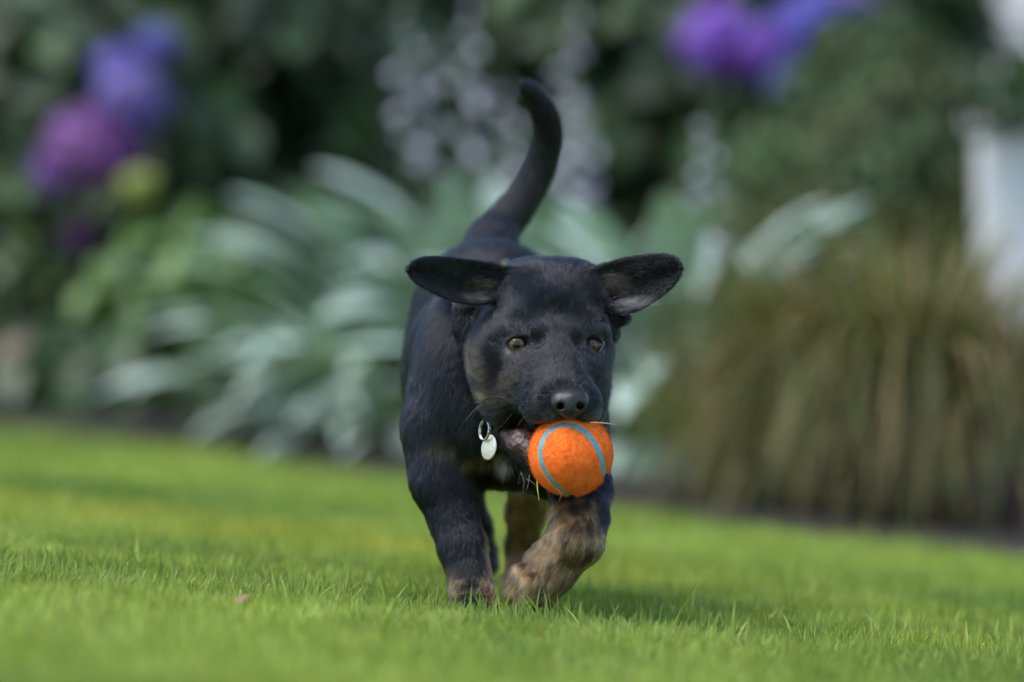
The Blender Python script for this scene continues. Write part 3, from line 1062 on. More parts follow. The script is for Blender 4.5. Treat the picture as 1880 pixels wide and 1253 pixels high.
# fuzz
g = np.random.default_rng(5)
n = FUZZ_N
d = norm(g.normal(size=(n*2, 3)))
dd = np.empty(len(d))
for i in range(0, len(d), 4000):
    dd[i:i+4000] = np.arccos(np.clip((d[i:i+4000] @ cur.T).max(1), -1, 1))
d = d[dd > HW + .012][:n]
n = len(d)
tv = norm(np.cross(d, g.normal(size=(n, 3))))
k = np.linspace(0, 1, 4)[None, :, None]
Lf = (g.uniform(.0008, .0020, n) * (1 + 1.2 * (g.random(n) < .06)))[:, None, None]
base = d * BALL_R * (.978 + n3(d, .22, 71)[:, None] * .035 + n3(d, .05, 72)[:, None] * .02)
pts = base[:, None] + Lf * (k * (d * .55 + tv * .8)[:, None] + k**2 * norm(g.normal(size=(n, 3)))[:, None] * .35)
fc = np.array([.96, .23, .03]) * g.uniform(.7, 1.15, (n, 1))
fm = NB('felt_fuzz')
a_ = fm.n('ShaderNodeAttribute', attribute_name='hcol')
dn = fm.n('ShaderNodeBsdfDiffuse')
fm.l(a_.outputs['Color'], dn.inputs['Color'])
tr_ = fm.n('ShaderNodeBsdfTranslucent')
fm.l(a_.outputs['Color'], tr_.inputs['Color'])
mx_ = fm.n('ShaderNodeMixShader', Fac=.5)
fm.l(dn.outputs[0], mx_.inputs[1]); fm.l(tr_.outputs[0], mx_.inputs[2])
fm.l(mx_.outputs[0], fm.out.inputs[0])
o = hair_curves('fuzz', pts + BALL_C, np.clip(fc, 0, .95), .00006, .00002, fm.m, ball)

# ================================================================== collar tag
tag = empty('collar_tag', tuple(P(898, 822, .045)), 'small round metal tag on a split ring hanging at the throat of the puppy', 'tag')
met = simple_material('brushed_metal', (.62, .58, .46), rough=.42, metal=.85, bump=.3, bscale=900, var=.15, vscale=400)
steel = simple_material('steel_wire', (.6, .6, .58), rough=.25, metal=1.0)
def coin(c, nrm, up, ra, rb, th, mat, name, parent):
    nrm = norm(nrm); up = norm(up - (np.dot(up, nrm)) * nrm); sd_ = np.cross(up, nrm)
    t = np.linspace(0, 2*np.pi, 48, endpoint=False)
    VV, FF = [], []
    prof = [(0, -th), (.90, -th), (.97, -th*.7), (1, 0), (.97, th*.7), (.90, th), (0, th)]
    for s_, h_ in prof:
        VV.append(c + nrm*h_ + (np.cos(t)[:, None]*sd_*ra + np.sin(t)[:, None]*up*rb) * max(s_, 1e-3))
    VV = np.concatenate(VV)
    for i in range(len(prof)-1):
        for j in range(48):
            FF.append((i*48+j, i*48+(j+1) % 48, (i+1)*48+(j+1) % 48, (i+1)*48+j))
    o = link(name, mesh_np(name, VV, np.array(FF), mat))
    set_world_geo(o, parent)
coin(P(898, 822, .045), np.array([-.80, -1, .15]), np.array([.18, 0, 1]), 7.6*mm, 10.2*mm, .7*mm, met, 'disc', tag)
t = np.linspace(0, 2*np.pi, 40)
rc = P(891, 790, .047)
rn = norm([-1, -.75, .1]); ru = norm(np.array([.1, 0, 1]) - np.dot([.1, 0, 1], rn) * rn); rs = np.cross(ru, rn)
ring = rc + np.cos(t)[:, None]*rs*.0062 + np.sin(t)[:, None]*ru*.0078
o = link('ring', tube_mesh('ring', ring, .0007, steel)); set_world_geo(o, tag)
o = link('ring', tube_mesh('ring', ring + rn*.0012, .0006, steel)); set_world_geo(o, tag)
# ================================================================== garden plants
def arc_leaf(name, mat, total, petiole, width, a0, a1, fold=.25, ribs=0.0, nl=9, nw=4, col=(.1, .2, .05), colp=None, bend=1.4, pw=.0035, twist=0, tipw=.0, veins=0.15, seed=0):
    """a leaf on its stalk, growing from the origin towards +X; a0/a1 angle from the vertical at foot and tip"""
    g = np.random.default_rng(seed)
    L = total
    s_ = np.linspace(0, 1, 60)
    ang = R(a0) + (R(a1) - R(a0)) * s_**bend
    dx = np.sin(ang) * L / 59
    dz = np.cos(ang) * L / 59
    X, Z = np.concatenate([[0], np.cumsum(dx)[:-1]]), np.concatenate([[0], np.cumsum(dz)[:-1]])
    Vv, F, C_ = [], [], []
    at_ = lambda t: (np.interp(t, s_, X), np.interp(t, s_, Z), np.interp(t, s_, ang))
    colp = col if colp is None else colp
    off = 0
    if petiole > 0.01:
        m = 5
        for i, t in enumerate(np.linspace(0, petiole, m)):
            x, z, a = at_(t)
            for (u, v) in ((-1, -.3), (1, -.3), (0, .8)):
                Vv.append((x - math.cos(a)*v*pw, u*pw, z + math.sin(a)*v*pw))
                C_.append(colp)
        for i in range(m-1):
            for j in range(3):
                F.append((i*3+j, i*3+(j+1) % 3, (i+1)*3+(j+1) % 3, (i+1)*3+j))
        off = m*3
    for i, t in enumerate(np.linspace(petiole, 1, nl)):
        k = i / (nl-1)
        w = width * .5 * (math.sin(math.pi * k**.72)**.8 if 0 < k < 1 else 0) + .0008
        x, z, a = at_(t)
        nx, nz = -math.cos(a), math.sin(a)          # upper side normal
        wob = .06*width*math.sin(k*7 + seed)
        for j in range(nw+1):
            v = -1 + 2*j/nw
            lift = abs(v)*w*fold + ribs*w*math.cos(v*math.pi*3) + wob*v*abs(v)
            Vv.append((x + nx*lift, v*w, z + nz*lift))
            vein = 1 + veins * (1 if j == nw//2 else math.cos(v*math.pi*3)*.4)
            C_.append(tuple(np.array(col)*vein))
    for i in range(nl-1):
        for j in range(nw):
            a = off + i*(nw+1) + j
            F.append((a, a+nw+1, a+nw+2, a+1))
    return mesh_np(name, np.array(Vv), np.array(F), mat, True, np.array(C_))


def put(name, mesh, parent, loc=(0, 0, 0), rot=(0, 0, 0), sc=1.0, color=None):
    o = bpy.data.objects.new(name, mesh)
    COL.objects.link(o)
    o.parent = parent
    o.location, o.rotation_euler = loc, rot
    o.scale = (sc, sc, sc) if np.isscalar(sc) else sc
    if color is not None: o.color = (*color, 1)
    return o


def scatter(name, me, locs, normals, sizes, rnd, parent, cols=None, spin=True):
    """many copies of one small leaf joined into one mesh"""
    nv = len(me.vertices)
    co = np.empty(nv*3, np.float32); me.vertices.foreach_get('co', co); co = co.reshape(-1, 3)
    F = np.array([list(p.vertices) for p in me.polygons])
    ca = np.empty(nv*4, np.float32); me.attributes['col'].data.foreach_get('color', ca); ca = ca.reshape(-1, 4)[:, :3]
    n = len(locs)
    z = norm(normals)
    r = rnd.normal(size=(n, 3))
    x = norm(r - (r*z).sum(1, keepdims=True)*z)
    if not spin:
        dn = np.array([0, 0, -1.0])
        x = norm(dn - (z @ dn)[:, None]*z + .35*x)
    y = np.cross(z, x)
    M = np.stack([x, y, z], 2)
    Vv = np.einsum('nij,kj->nki', M, co) * np.asarray(sizes).reshape(-1, 1, 1) + np.asarray(locs)[:, None]
    FF = (F[None] + (np.arange(n)*nv)[:, None, None]).reshape(-1, F.shape[1])
    cc = np.broadcast_to(ca[None], (n, nv, 3)) * (cols[:, None] if cols is not None else 1)
    out = mesh_np(name, Vv.reshape(-1, 3), FF, me.materials[0], True, cc.reshape(-1, 3))
    o = bpy.data.objects.new(name, out)
    COL.objects.link(o)
    if parent is not None: o.parent = parent
    o['kind'] = 'stuff'
    return o


def flat_leaf(name, mat, length, width, col, nl=5, droop=.25, fold=.2, power=.85, edge=None):
    Vv, F, C_ = [], [], []
    for i in range(nl):
        k = i/(nl-1)
        w = width*.5*(math.sin(math.pi*k**power) if 0 < k < 1 else 0) + .0004
        x, z = length*k, -droop*length*k*k
        for v in (-1, 0, 1):
            Vv.append((x, v*w, z + abs(v)*w*fold)); C_.append(np.array(col)*(1.2 if v == 0 else 1.0))
    for i in range(nl-1):
        for j in range(2):
            a = i*3+j
            F.append((a, a+3, a+4, a+1))
    return mesh_np(name, np.array(Vv), np.array(F), mat, True, np.array(C_))


def leaf_rot(nrm, spin):
    """rotation that turns local Z to nrm, local X downhill plus a spin"""
    z = Vector(norm(nrm))
    dn = Vector((0, 0, -1))
    x = dn - z*z.dot(dn)
    if x.length < .1: x = Vector((1, 0, 0)) - z*z.x
    x.normalize()
    y = z.cross(x)
    m = Matrix((x, y, z)).transposed() @ Matrix.Rotation(spin, 3, 'Z')
    return m.to_euler()


M_hosta = leaf_material('hosta_leaf_surface', rough=.55, trans=.14, var=.22, spec=.6, tint=(.8, 1.1, .5))
M_leaf = leaf_material('shrub_leaf_surface', rough=.42, trans=.25, var=.35, spec=.5)
M_fine = leaf_material('fine_leaf_surface', rough=.6, trans=.2, var=.0, spec=.3)
M_bell = leaf_material('bell_flower_petal', rough=.6, trans=.35, var=.12, tint=(1, 1, 1))
M_stem = simple_material('woody_stem', (.09, .065, .045), rough=.85, bump=.6, bscale=120, var=.3)
M_green = simple_material('green_stalk', (.14, .18, .09), rough=.6, var=.2)

# hydrangea floret heads take their colour from the object
hb = NB('floret_petal')
oi_ = hb.n('ShaderNodeObjectInfo')
a_ = hb.n('ShaderNodeAttribute', attribute_name='col')
cc_ = hb.mix(1.0, oi_.outputs['Color'], a_.outputs['Color'], 'MULTIPLY')
p_ = hb.n('ShaderNodeBsdfPrincipled', Roughness=.6)
hb.l(cc_, p_.inputs['Base Color'])
t_ = hb.n('ShaderNodeBsdfTranslucent')
hb.l(cc_, t_.inputs[0])
m_ = hb.n('ShaderNodeMixShader', Fac=.25)
hb.l(p_.outputs[0], m_.inputs[1]); hb.l(t_.outputs[0], m_.inputs[2]); hb.l(m_.outputs[0], hb.out.inputs[0])


def floret_head(name, r, n, seed):
    g = np.random.default_rng(seed)
    Vv, F, C_ = [], [], []
    for i in range(n):
        z = 1 - 1.55*(i+.5)/n
        ph = i*2.39996
        q = math.sqrt(max(0, 1-z*z))
        d = norm([q*math.cos(ph), q*math.sin(ph), z])
        c = d*r*g.uniform(.86, 1.06)
        nrm = norm(d + g.normal(0, .25, 3))
        t1 = norm(np.cross(nrm, g.normal(size=3))); t2 = np.cross(nrm, t1)
        s = g.uniform(.013, .018)
        cl = np.array([1, 1, 1])*g.uniform(.7, 1.25) * (1 + g.normal(0, .1, 3))
        for k in range(4):
            a = k*math.pi/2
            e1, e2 = math.cos(a)*t1 + math.sin(a)*t2, -math.sin(a)*t1 + math.cos(a)*t2
            b = len(Vv)
            Vv += [c, c + (e1*.6 - e2*.5)*s, c + e1*1.05*s + nrm*.15*s, c + (e1*.6 + e2*.5)*s]
            C_ += [cl*1.15, cl, cl*.95, cl]
            F.append((b, b+1, b+2, b+3))
    # the ball of stalks inside the head
    b = len(Vv)
    for i in range(7):
        for j in range(10):
            th, ph = math.pi*(i/6), 2*math.pi*j/10
            Vv.append(np.array([math.sin(th)*math.cos(ph), math.sin(th)*math.sin(ph), math.cos(th)])*r*.8)
            C_.append(np.array([.5, .5, .5]))
    for i in range(6):
        for j in range(10):
            F.append((b+i*10+j, b+(i+1)*10+j, b+(i+1)*10+(j+1) % 10, b+i*10+(j+1) % 10))
    return mesh_np(name, np.array(Vv), np.array(F), hb.m, False, np.array(C_))


HEADS = [floret_head('flower_head', .075, 110, s) for s in (1, 2, 3)]


# ---------------------------------------------------------------- hostas
def bell_mesh():
    t = np.linspace(0, 2*np.pi, 8, endpoint=False)
    Vv, C_ = [], []
    for k, r_, c in ((0, .002, (.36, .34, .40)), (.3, .0035, (.42, .40, .47)), (.65, .007, (.52, .50, .58)), (1, .012, (.60, .58, .64))):
        for i, a in enumerate(t):
            rr_ = r_*(1.15 if (k == 1 and i % 2) else 1)
            Vv.append((k*.040, rr_*math.cos(a), rr_*math.sin(a))); C_.append(c)
    F = [(i*8+j, i*8+(j+1) % 8, (i+1)*8+(j+1) % 8, (i+1)*8+j) for i in range(3) for j in range(8)]
    return mesh_np('flower', np.array(Vv), np.array(F), M_bell, True, np.array(C_))


BELL = bell_mesh()
HC = (.30, .39, .325)
hl = []
sd_i = 0
for tot, wd in ((.52, .056), (.60, .064), (.45, .046)):
    for a0, a1 in ((5, 80), (16, 104), (32, 120), (50, 128)):
        sd_i += 1
        f = 1 + .7*((sd_i*37 % 10)/10 - .5)
        hl.append(arc_leaf('leaf', M_hosta, tot, .52, wd, a0, a1, fold=.28, ribs=.05, col=tuple(np.array(HC)*f), colp=(.12, .19, .08), seed=sd_i, bend=1.5))
round_leaf = arc_leaf('leaf', M_hosta, .26, .42, .115, 40, 150, fold=.15, ribs=.04, col=(.12, .19, .15), colp=(.12, .19, .08), seed=77, bend=1.2)


def hosta(px, d, n, sc, label, seed, scapes=(), extra=()):
    g = np.random.default_rng(seed)
    x = float(PD(px, 0, d)[0])
    b = empty('hosta', (x, d - D0, float(gz(x)) - .01), label, 'hosta', 'silvery hostas in the middle of the flower bed')
    for i in range(n):
        ring = i / n
        kind = min(3, int(ring*4 + g.uniform(-.4, .4))) if ring > 0 else 0
        kind = max(0, kind)
        m = hl[4*g.integers(0, 3) + kind]
        az = i*2.39996 + g.normal(0, .25)
        r0 = g.uniform(.01, .07)
        put('leaf', m, b, (r0*math.cos(az), r0*math.sin(az), g.uniform(0, .02)), (g.normal(0, .12), g.normal(0, .08), az), sc*g.uniform(.8, 1.12))
    for (az, s2, dx, dy) in extra:
        put('leaf', round_leaf, b, (dx, dy, 0), (0, 0, az), s2)
    for (tx, ty, leanx) in scapes:
        T = PD(tx, ty, d)
        top = np.array([T[0] - x, g.uniform(-.08, .08), T[2] - float(gz(x))])
        foot = np.array([top[0]*.35 - leanx, 0, 0])
        pts = smooth_lerp([foot, foot*.6 + top*.4 + [leanx*.3, 0, .02], foot*.25 + top*.75 + [leanx*.3, 0, .01], top], 14)
        st = link('flower_stalk', tube_mesh('flower_stalk', pts, np.linspace(.004, .0018, 14), M_green, 6), b)
        for k in range(8):
            t = .58 + .42*k/8
            p_at = np.array([np.interp(t*13, range(14), pts[:, c]) for c in range(3)])
            az = k*2.4 + g.normal(0, .4)
            put('flower', BELL, st, p_at, (0, R(g.uniform(20, 65)), az), g.uniform(.75, 1.2)*(1.0 - .55*(k/8)**2))
    return b


# ---------------------------------------------------------------- shrubs
def dome_points(n, rad, g, low=-.25, inner=0.0, lump=.18):
    d = norm(g.normal(size=(n*3, 3)))
    d = d[d[:, 2] > low][:n]
    k = 1 - inner*g.random(len(d))**1.0
    lum = 1 + lump*(np.sin(d[:, 0]*7 + 1)*np.sin(d[:, 2]*6 + d[:, 1]*4 + 2))
    return d*np.array(rad)*(k*lum)[:, None], norm(d/np.array(rad))


def shrub(name, label, cat, c, rad, leaves, nparts, nstuff, seed, stuff_leaf=None, group=None, heads=(), tone=(1, 1, 1), stems=6, size=(.7, 1.2), up=.5):
    g = np.random.default_rng(seed)
    c = np.asarray(c, float)
    base = (float(c[0]), float(c[1]), float(gz(c[0])) - .01)
    b = empty(name, base, label, cat, group)
    o0 = c - np.array(base)
    p, nrm = dome_points(nparts, rad, g)
    for q, nn in zip(p, nrm):
        nn = norm(nn + [0, 0, up] + g.normal(0, .35, 3))
        lf = leaves[g.integers(0, len(leaves))]
        put('leaf', lf, b, q*1.0 + o0, leaf_rot(nn, g.normal(0, .7)), g.uniform(*size))
    if nstuff:
        p, nrm = dome_points(nstuff, rad, g, inner=.55)
        nn = norm(nrm + np.array([0, 0, up]) + g.normal(0, .5, nrm.shape))
        scatter('foliage', stuff_leaf or leaves[0], p + o0, nn, g.uniform(*size, len(p)), g, b, cols=g.uniform(.7, 1.2, (len(p), 1))*np.array(tone), spin=True)
    for i in range(stems):
        az = g.uniform(0, 6.28)
        e = o0 + np.array([math.cos(az)*rad[0]*.55, math.sin(az)*rad[1]*.55, rad[2]*.45])
        f0 = np.array([math.cos(az)*.04, math.sin(az)*.04, 0])
        pts = smooth_lerp([f0, f0*.5 + e*.5 + g.normal(0, .02, 3), e], 8)
        link('stem', tube_mesh('stem', pts, np.linspace(.011, .004, 8), M_stem, 6), b)
    for (px, py, d, r, colr) in heads:
        w = PD(px, py, d)
        h = put('flower_head', HEADS[g.integers(0, 3)], b, w - np.array(base), (g.uniform(.5, 1.1), g.uniform(-.3, .3), g.uniform(-.6, .6)), r/.082, colr)
    return b


GL = (.038, .072, .024)
hyd = [flat_leaf('leaf', M_leaf, .125, .085, np.array(GL)*f, droop=dr, nl=6) for f, dr in ((1, .25), (1.35, .4), (.75, .15))]
hyd_blue = [flat_leaf('leaf', M_leaf, .12, .08, np.array((.05, .085, .045))*f, droop=dr, nl=6) for f, dr in ((1, .25), (1.3, .4), (.7, .15))]
small_leaf = flat_leaf('leaf', M_fine, .030, .016, (.05, .085, .03), nl=3)
lime_leaf = [flat_leaf('leaf', M_leaf, .060, .040, np.array((.085, .15, .036))*f, nl=4, droop=.3) for f in (1, .75, 1.2)]
dark_leaf = flat_leaf('leaf', M_fine, .085, .055, (.028, .055, .02), nl=3)

PUR, VIO, BLU, MAG = (.17, .075, .30), (.15, .115, .34), (.10, .13, .38), (.21, .075, .26)

# big hydrangea on the left
shrub('hydrangea', 'dark leafy hydrangea bush with violet and magenta flower heads on the left', 'hydrangea', PD(170, 300, 10.9) + [0, 0, -.05], (.52, .42, .58), hyd, 190, 900, 21,
      heads=[(245, 190, 10.35, .075, VIO), (285, 85, 10.5, .045, (.12, .12, .40)), (215, 130, 10.4, .05, (.16, .13, .45)),
             (160, 275, 10.3, .085, MAG), (105, 320, 10.3, .050, PUR), (215, 300, 10.35, .055, (.22, .05, .27)), (256, 345, 10.2, .038, (.28, .34, .06)),
             (145, 440, 10.3, .045, (.05, .012, .06))])
shrub('hydrangea', 'dark green hydrangea bush between the violet flowers and the hostas with one dark blue flower', 'hydrangea', PD(560, 250, 11.3), (.55, .40, .62), hyd_blue, 200, 900, 22,
      heads=[(405, 250, 10.8, .042, (.012, .018, .06))])
shrub('hydrangea', 'tall hydrangea bush behind the hosta flower spikes without flower heads of its own', 'hydrangea', PD(980, 250, 11.6), (.50, .40, .62), hyd, 180, 900, 23)
shrub('hydrangea', 'hydrangea bush at the top right with violet and blue flower heads', 'hydrangea', PD(1400, 200, 11.2), (.50, .40, .60), hyd, 190, 900, 24,
      heads=[(1318, 75, 10.55, .075, (.20, .085, .46)), (1400, 95, 10.5, .062, (.17, .07, .40)), (1340, 105, 10.6, .06, (.20, .09, .42)), (1480, 60, 10.6, .075, (.10, .09, .42)), (1460, 160, 10.45, .06, (.09, .10, .36)),
             (1560, 15, 10.7, .055, (.18, .12, .38)), (1505, 15, 10.65, .05, (.09, .12, .40))])
shrub('hydrangea', 'shaded green bush at the far right beside the white pier', 'bush', PD(1790, 100, 12.4), (.42, .35, .75), hyd, 150, 800, 25)

# light green low shrubs in front on the left
shrub('low_shrub', 'fresh light green low shrub left of the silvery hostas', 'shrub', PD(345, 575, 9.95), (.17, .18, .17), lime_leaf, 180, 900, 31, size=(.7, 1.2))
shrub('low_shrub', 'mid green low shrub at the left edge below the magenta flowers', 'shrub', PD(40, 520, 10.6), (.22, .20, .20), [lime_leaf[1]], 150, 800, 32, tone=(.75, .75, .8))
shrub('low_shrub', 'dark green low plant at the lawn edge on the left', 'shrub', PD(190, 700, 9.85), (.17, .12, .12), hyd, 70, 260, 33, size=(.45, .8))

# hostas
hosta(775, 9.25, 160, .90, 'widest silvery blue hosta left of the puppy with long leaves reaching to the lawn', 41,
      scapes=[(745, -20, .02), (800, 40, -.01), (870, -40, .02)])
hosta(985, 9.2, 120, .98, 'silvery hosta directly behind the puppy with the palest flower spikes', 42,
      scapes=[(925, 120, -.02), (1062, -30, -.01), (1085, 190, .02), (1035, 80, .0)])
hosta(1225, 8.45, 120, .92, 'smaller silvery hosta on the right of the puppy beside the brown sedge', 43,
      scapes=[(1300, 190, .02)], extra=[(-1.75, 1.25, -.03, -.10), (-1.2, .9, .07, -.12), (-1.5, 1.0, .0, -.16)])
hosta(640, 8.95, 40, .50, 'low silvery hosta at the lawn edge, leftmost of the hostas', 44)

# drooping fine leaved shrub on the right
def fine_shrub(px, py, d, rad, label, seed, n, tone, name='drooping_shrub', cat='shrub'):
    g = np.random.default_rng(seed)
    c = PD(px, py, d)
    base = (float(c[0]), float(c[1]), float(gz(c[0])) - .01)
    b = empty(name, base, label, cat)
    o0 = c - np.array(base)
    tips = []
    for i in range(150):
        az, e = g.uniform(0, 2*np.pi), g.uniform(.15, 1)
        q = 1.15*(1.02 - e)**.62
        top = o0 + np.array([math.cos(az)*q*rad[0], math.sin(az)*q*rad[1], e*rad[2]])
        end = top + np.array([math.cos(az)*.08, math.sin(az)*.06, -g.uniform(.08, .2)])
        start = np.array([0, 0, .05]) + o0*[.0, .0, .4]
        pts = smooth_lerp([start, (start + top)*.5 + [0, 0, .05], top, end], 14)
        tips.append(pts)
        if i < 22:
            link('branch', tube_mesh('branch', pts, np.linspace(.007, .0015, 14), M_stem, 5), b)
    tips = np.array(tips)
    i = g.integers(0, 150, n)
    t = g.uniform(5, 12.99, n)
    j = t.astype(int); f = (t - j)[:, None]
    p = tips[i, j]*(1-f) + tips[i, np.minimum(j+1, 13)]*f + g.normal(0, .014, (n, 3))
    nn = norm(p - o0 + g.normal(0, .12, (n, 3)) + [0, 0, .05])
    cols = g.uniform(.6, 1.35, (n, 1))*np.array(tone)[None]
    br = vnoise(p[:, 0], p[:, 2], .07, 14) > .62
    cols[br] *= np.array([1.4, 1.0, 1.05])
    scatter('foliage', small_leaf, p, nn, g.uniform(.8, 1.6, n), g, b, cols=cols, spin=False)
    return b


fine_shrub(1600, 380, 9.8, (.19, .20, .33), 'drooping grey green shrub on the right above the brown sedge', 51, 12000, (1.15, 1.15, 1.2))
fine_shrub(1400, 420, 9.5, (.14, .13, .14), 'small dull green shrub between the hosta and the drooping shrub', 52, 3500, (1.3, 1.3, 1.3), name='small_shrub')


# sedges
def sedge(px, d, n, hgt, spread, label, seed, tone=(1, 1, 1)):
    g = np.random.default_rng(seed)
    x = float(PD(px, 0, d)[0])
    b = empty('sedge', (x, d - D0, float(gz(x)) - .01), label, 'ornamental grass', 'brown and olive sedges along the lawn edge')
    az = g.uniform(0, 2*np.pi, n)
    L = hgt*g.uniform(.6, 1.8, n)
    a0 = np.abs(g.normal(0, .28, n)); a1 = g.uniform(1.2, 3.0, n)
    m = 9
    k = np.linspace(0, 1, m)
    ang = a0[:, None] + (a1 - a0)[:, None]*k[None]**1.5
    ds = L[:, None]/(m-1)
    rr_ = np.cumsum(np.sin(ang)*ds, 1) - np.sin(ang[:, :1])*ds
    zz = np.cumsum(np.cos(ang)*ds, 1) - np.cos(ang[:, :1])*ds
    zz = np.maximum(zz, .006)
    rr_ = rr_*spread + g.uniform(0, .05, n)[:, None]
    X = np.cos(az)[:, None]*rr_; Y = np.sin(az)[:, None]*rr_
    w = g.uniform(.0016, .0032, n)[:, None]*np.interp(k, [0, .6, 1], [1, .9, .1])[None]
    sx, sy = -np.sin(az)[:, None]*w, np.cos(az)[:, None]*w
    A = np.stack([X - sx, Y - sy, zz], -1); B = np.stack([X + sx, Y + sy, zz + w*.5], -1)
    V_ = np.stack([A, B], 2).reshape(n, -1, 3)
    base = (np.arange(n)*2*m)[:, None, None]
    F = (base + np.array([[2*i, 2*i+1, 2*i+3, 2*i+2] for i in range(m-1)])[None]).reshape(-1, 4)
    pal = np.array([(.26, .22, .09), (.17, .20, .06), (.32, .26, .13), (.10, .14, .05), (.22, .15, .07)])
    c = pal[g.integers(0, 5, n)]*g.uniform(.7, 1.2, (n, 1))*np.array(tone)
    me_ = mesh_np('blades', V_.reshape(-1, 3), F, M_fine, True, np.repeat(c, 2*m, 0))
    o = bpy.data.objects.new('foliage', me_); COL.objects.link(o); o.parent = b; o['kind'] = 'stuff'
    return b


sedge(1520, 7.5, 2000, .33, .66, 'brown and olive sedge right of the small hosta, arching to the lawn', 61)
sedge(1690, 7.45, 2300, .36, .66, 'tallest brown sedge below the drooping shrub', 62, (.95, .92, .9))
sedge(1850, 7.4, 1700, .29, .8, 'dark olive sedge at the right edge of the picture', 63, (.6, .68, .7))
sedge(1375, 7.75, 600, .17, .8, 'low olive sedge tucked against the small hosta', 64, (.85, .95, .8))
purple_leaf = flat_leaf('leaf', M_fine, .045, .038, (.014, .008, .018), nl=4)
shrub('coral_bells', 'small dark purple leaved plant low at the right edge', 'plant', PD(1884, 885, 7.25), (.032, .032, .04), [purple_leaf], 70, 0, 71, stems=2)

# stone at the left edge
st_mat = simple_material('sandstone', (.19, .145, .11), rough=.9, bump=1, bscale=60, var=.3, vscale=12)
sS = SDF((-.16, -.12, -.06), (.16, .12, .26), .008)
sS.ell((0, 0, .08), (.10, .08, .13), .03, rot=(10, 8, 0)); sS.ell((.04, -.01, .05), (.09, .07, .07), .03)
stV, stF = sS.mesh()
stV = stV + .006*(n3(stV, .05, 3)[:, None] - .5)*norm(stV)
w_ = PD(40, 640, 9.9)
o = link('stone', mesh_np('stone', stV, stF, st_mat), loc=(float(w_[0]), float(w_[1]), float(gz(w_[0])) + .02))
o.scale = (.6, .6, .62)
props(o, 'pale brown stone standing among the plants at the left edge', 'stone')

# white pier and the post behind it
white = simple_material('white_render', (.78, .78, .78), rough=.8, bump=.4, bscale=40, var=.06, vscale=6)


def box_mesh(name, x0, x1, y0, y1, z0, z1, mat, bev=.008):
    bm = bmesh.new()
    bmesh.ops.create_cube(bm, size=1)
    for v in bm.verts:
        v.co = Vector(((x0+x1)/2 + v.co.x*(x1-x0), (y0+y1)/2 + v.co.y*(y1-y0), (z0+z1)/2 + v.co.z*(z1-z0)))
    bmesh.ops.bevel(bm, geom=bm.edges[:], offset=bev, segments=2, affect='EDGES')
    me_ = bpy.data.meshes.new(name); bm.to_mesh(me_); bm.free()
    me_.materials.append(mat)
    return me_


a_ = PD(1797, 190, 9.5); zt = float(a_[2])
pier = empty('garden_pier', (float(a_[0]) + .2, 5.25, -.08), 'white rendered pier at the right edge behind the sedge', 'pier')
link('shaft', box_mesh('shaft', -.195, .195, -.19, .19, -.05, zt + .08 - .05, white), pier)
link('cap', box_mesh('cap', -.21, .21, -.205, .205, zt + .08 - .047, zt + .08, white), pier)
b_ = PD(1852, 140, 11.6)
o = link('white_post', box_mesh('white_post', 0, .35, 0, .35, 0, 2.6, white), loc=(float(b_[0]), 7.2, -.08))
props(o, 'tall white post rising behind the pier in the top right corner', 'post')
shrub('leafy_climber', 'dark leafy climber lying over the top of the white pier', 'climber', PD(1872, 165, 9.35), (.075, .09, .014), [hyd[2], hyd[0]], 46, 60, 72, size=(.4, .7), stems=0)

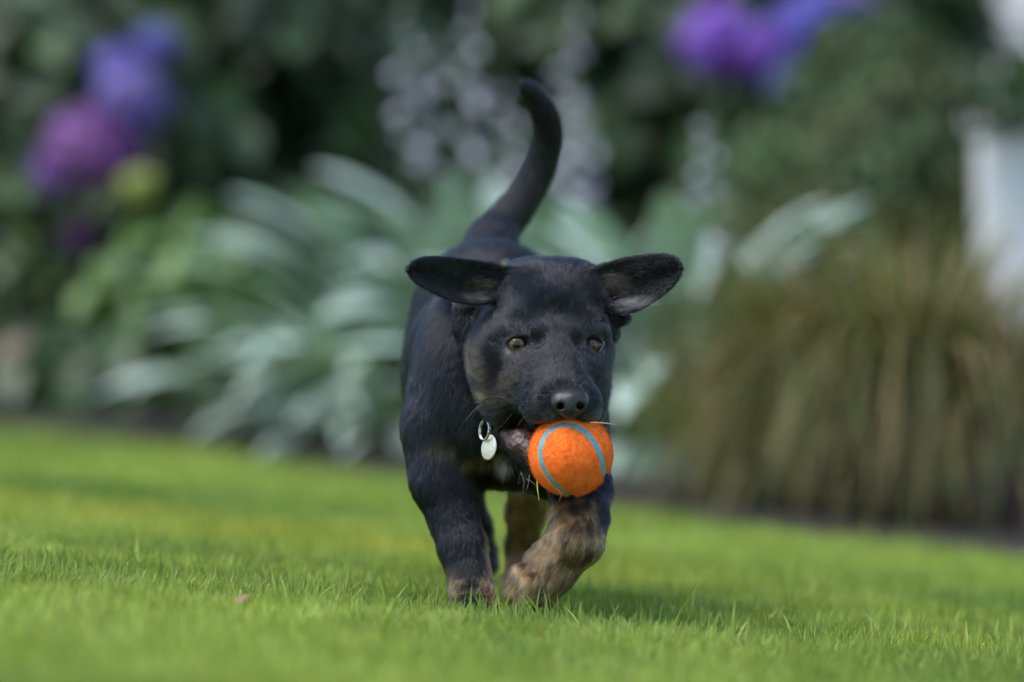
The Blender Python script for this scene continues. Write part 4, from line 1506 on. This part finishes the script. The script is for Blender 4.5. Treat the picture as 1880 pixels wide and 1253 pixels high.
# tall clipped hedge closing the garden
def hedge(x0, x1, d, depth, h, n, label, seed, tone):
    g = np.random.default_rng(seed)
    b = empty('hedge', ((x0+x1)/2, d - D0 + depth/2, -.1), label, 'hedge', 'tall hedge sections closing the garden')
    w = (x1-x0)/2
    core = simple_material('hedge_painted_shade', (.012, .014, .008), rough=1) if 'hedge_painted_shade' not in bpy.data.materials else bpy.data.materials['hedge_painted_shade']
    link('dark_core', box_mesh('dark_core', -w, w, -depth*.25, depth*.5, -.3, h - .12, core, .05), b)  # solid backing box, near-black to stand in for shade between the leaves
    n1 = int(n*.8)
    p = np.stack([g.uniform(-w, w, n1), -depth/2 + .22*g.random(n1)**1.0 + .14*vnoise(np.arange(n1)*0.0 + 0, np.zeros(n1), 1, 1), g.uniform(-.2, h, n1)], 1)
    p[:, 1] += .25*(vnoise(p[:, 0] + 9, p[:, 2], .3, seed) - .5)
    nn1 = norm(np.array([0, -1, .5]) + g.normal(0, .55, (n1, 3)))
    n2 = n - n1
    p2 = np.stack([g.uniform(-w, w, n2), g.uniform(-depth/2, depth/2, n2), h + g.normal(0, .05, n2)], 1)
    nn2 = norm(np.array([0, 0, 1.]) + g.normal(0, .5, (n2, 3)))
    P2 = np.concatenate([p, p2])
    scatter('foliage', dark_leaf, P2, np.concatenate([nn1, nn2]), g.uniform(.7, 1.3, n), g, b, cols=g.uniform(.6, 1.5, (n, 1))*np.array(tone))


hedge(-9.2, -1.62, 12.6, .9, 2.3, 14000, 'dark hedge section beyond the left edge of the flower bed', 81, (1, 1, 1))
hedge(-1.6, 1.6, 12.7, .9, 2.4, 13000, 'dark green hedge section directly behind the flower bed', 82, (1.05, 1, 1))
hedge(1.62, 7.2, 12.6, .9, 2.3, 11000, 'dark hedge section beyond the white pier on the right', 83, (1, 1, 1))

# ---------------------------------------------------------------- small things in the grass and at the mouth
dl = flat_leaf('dry_leaf', simple_material('dry_leaf_skin', (.25, .15, .09), rough=.7, var=.3), .016, .010, (.2, .12, .07), nl=5, droop=.5, fold=.5)
w_ = PD(430, 1120, 4.15)
o = link('dry_leaf', dl, loc=(float(w_[0]), float(w_[1]), float(w_[2])))
o.rotation_euler = (.3, -1.1, .6)
props(o, 'small dry brown leaf caught in the grass left of the puppy', 'leaf')


def clipping(name, pts, r, colr, label):
    m = simple_material(name + '_skin', colr, rough=.5)
    me_ = tube_mesh(name, smooth_lerp(pts, 12), np.interp(np.linspace(0, 1, 12), [0, .5, 1], [r, r, r*.3]), m, 6)
    o = link(name, me_)
    props(o, label, 'grass blade')


clipping('grass_clipping', [P(986, 876, -.012), P(987, 898, -.016), P(990, 920, -.017)], .00055, (.42, .45, .08), 'thin yellow green grass blade hanging below the left side of the ball')
clipping('straw', [P(1084, 776, -.040), P(1108, 777, -.040), P(1132, 780, -.038)], .0004, (.55, .42, .22), 'pale dry straw sticking out to the right above the ball')
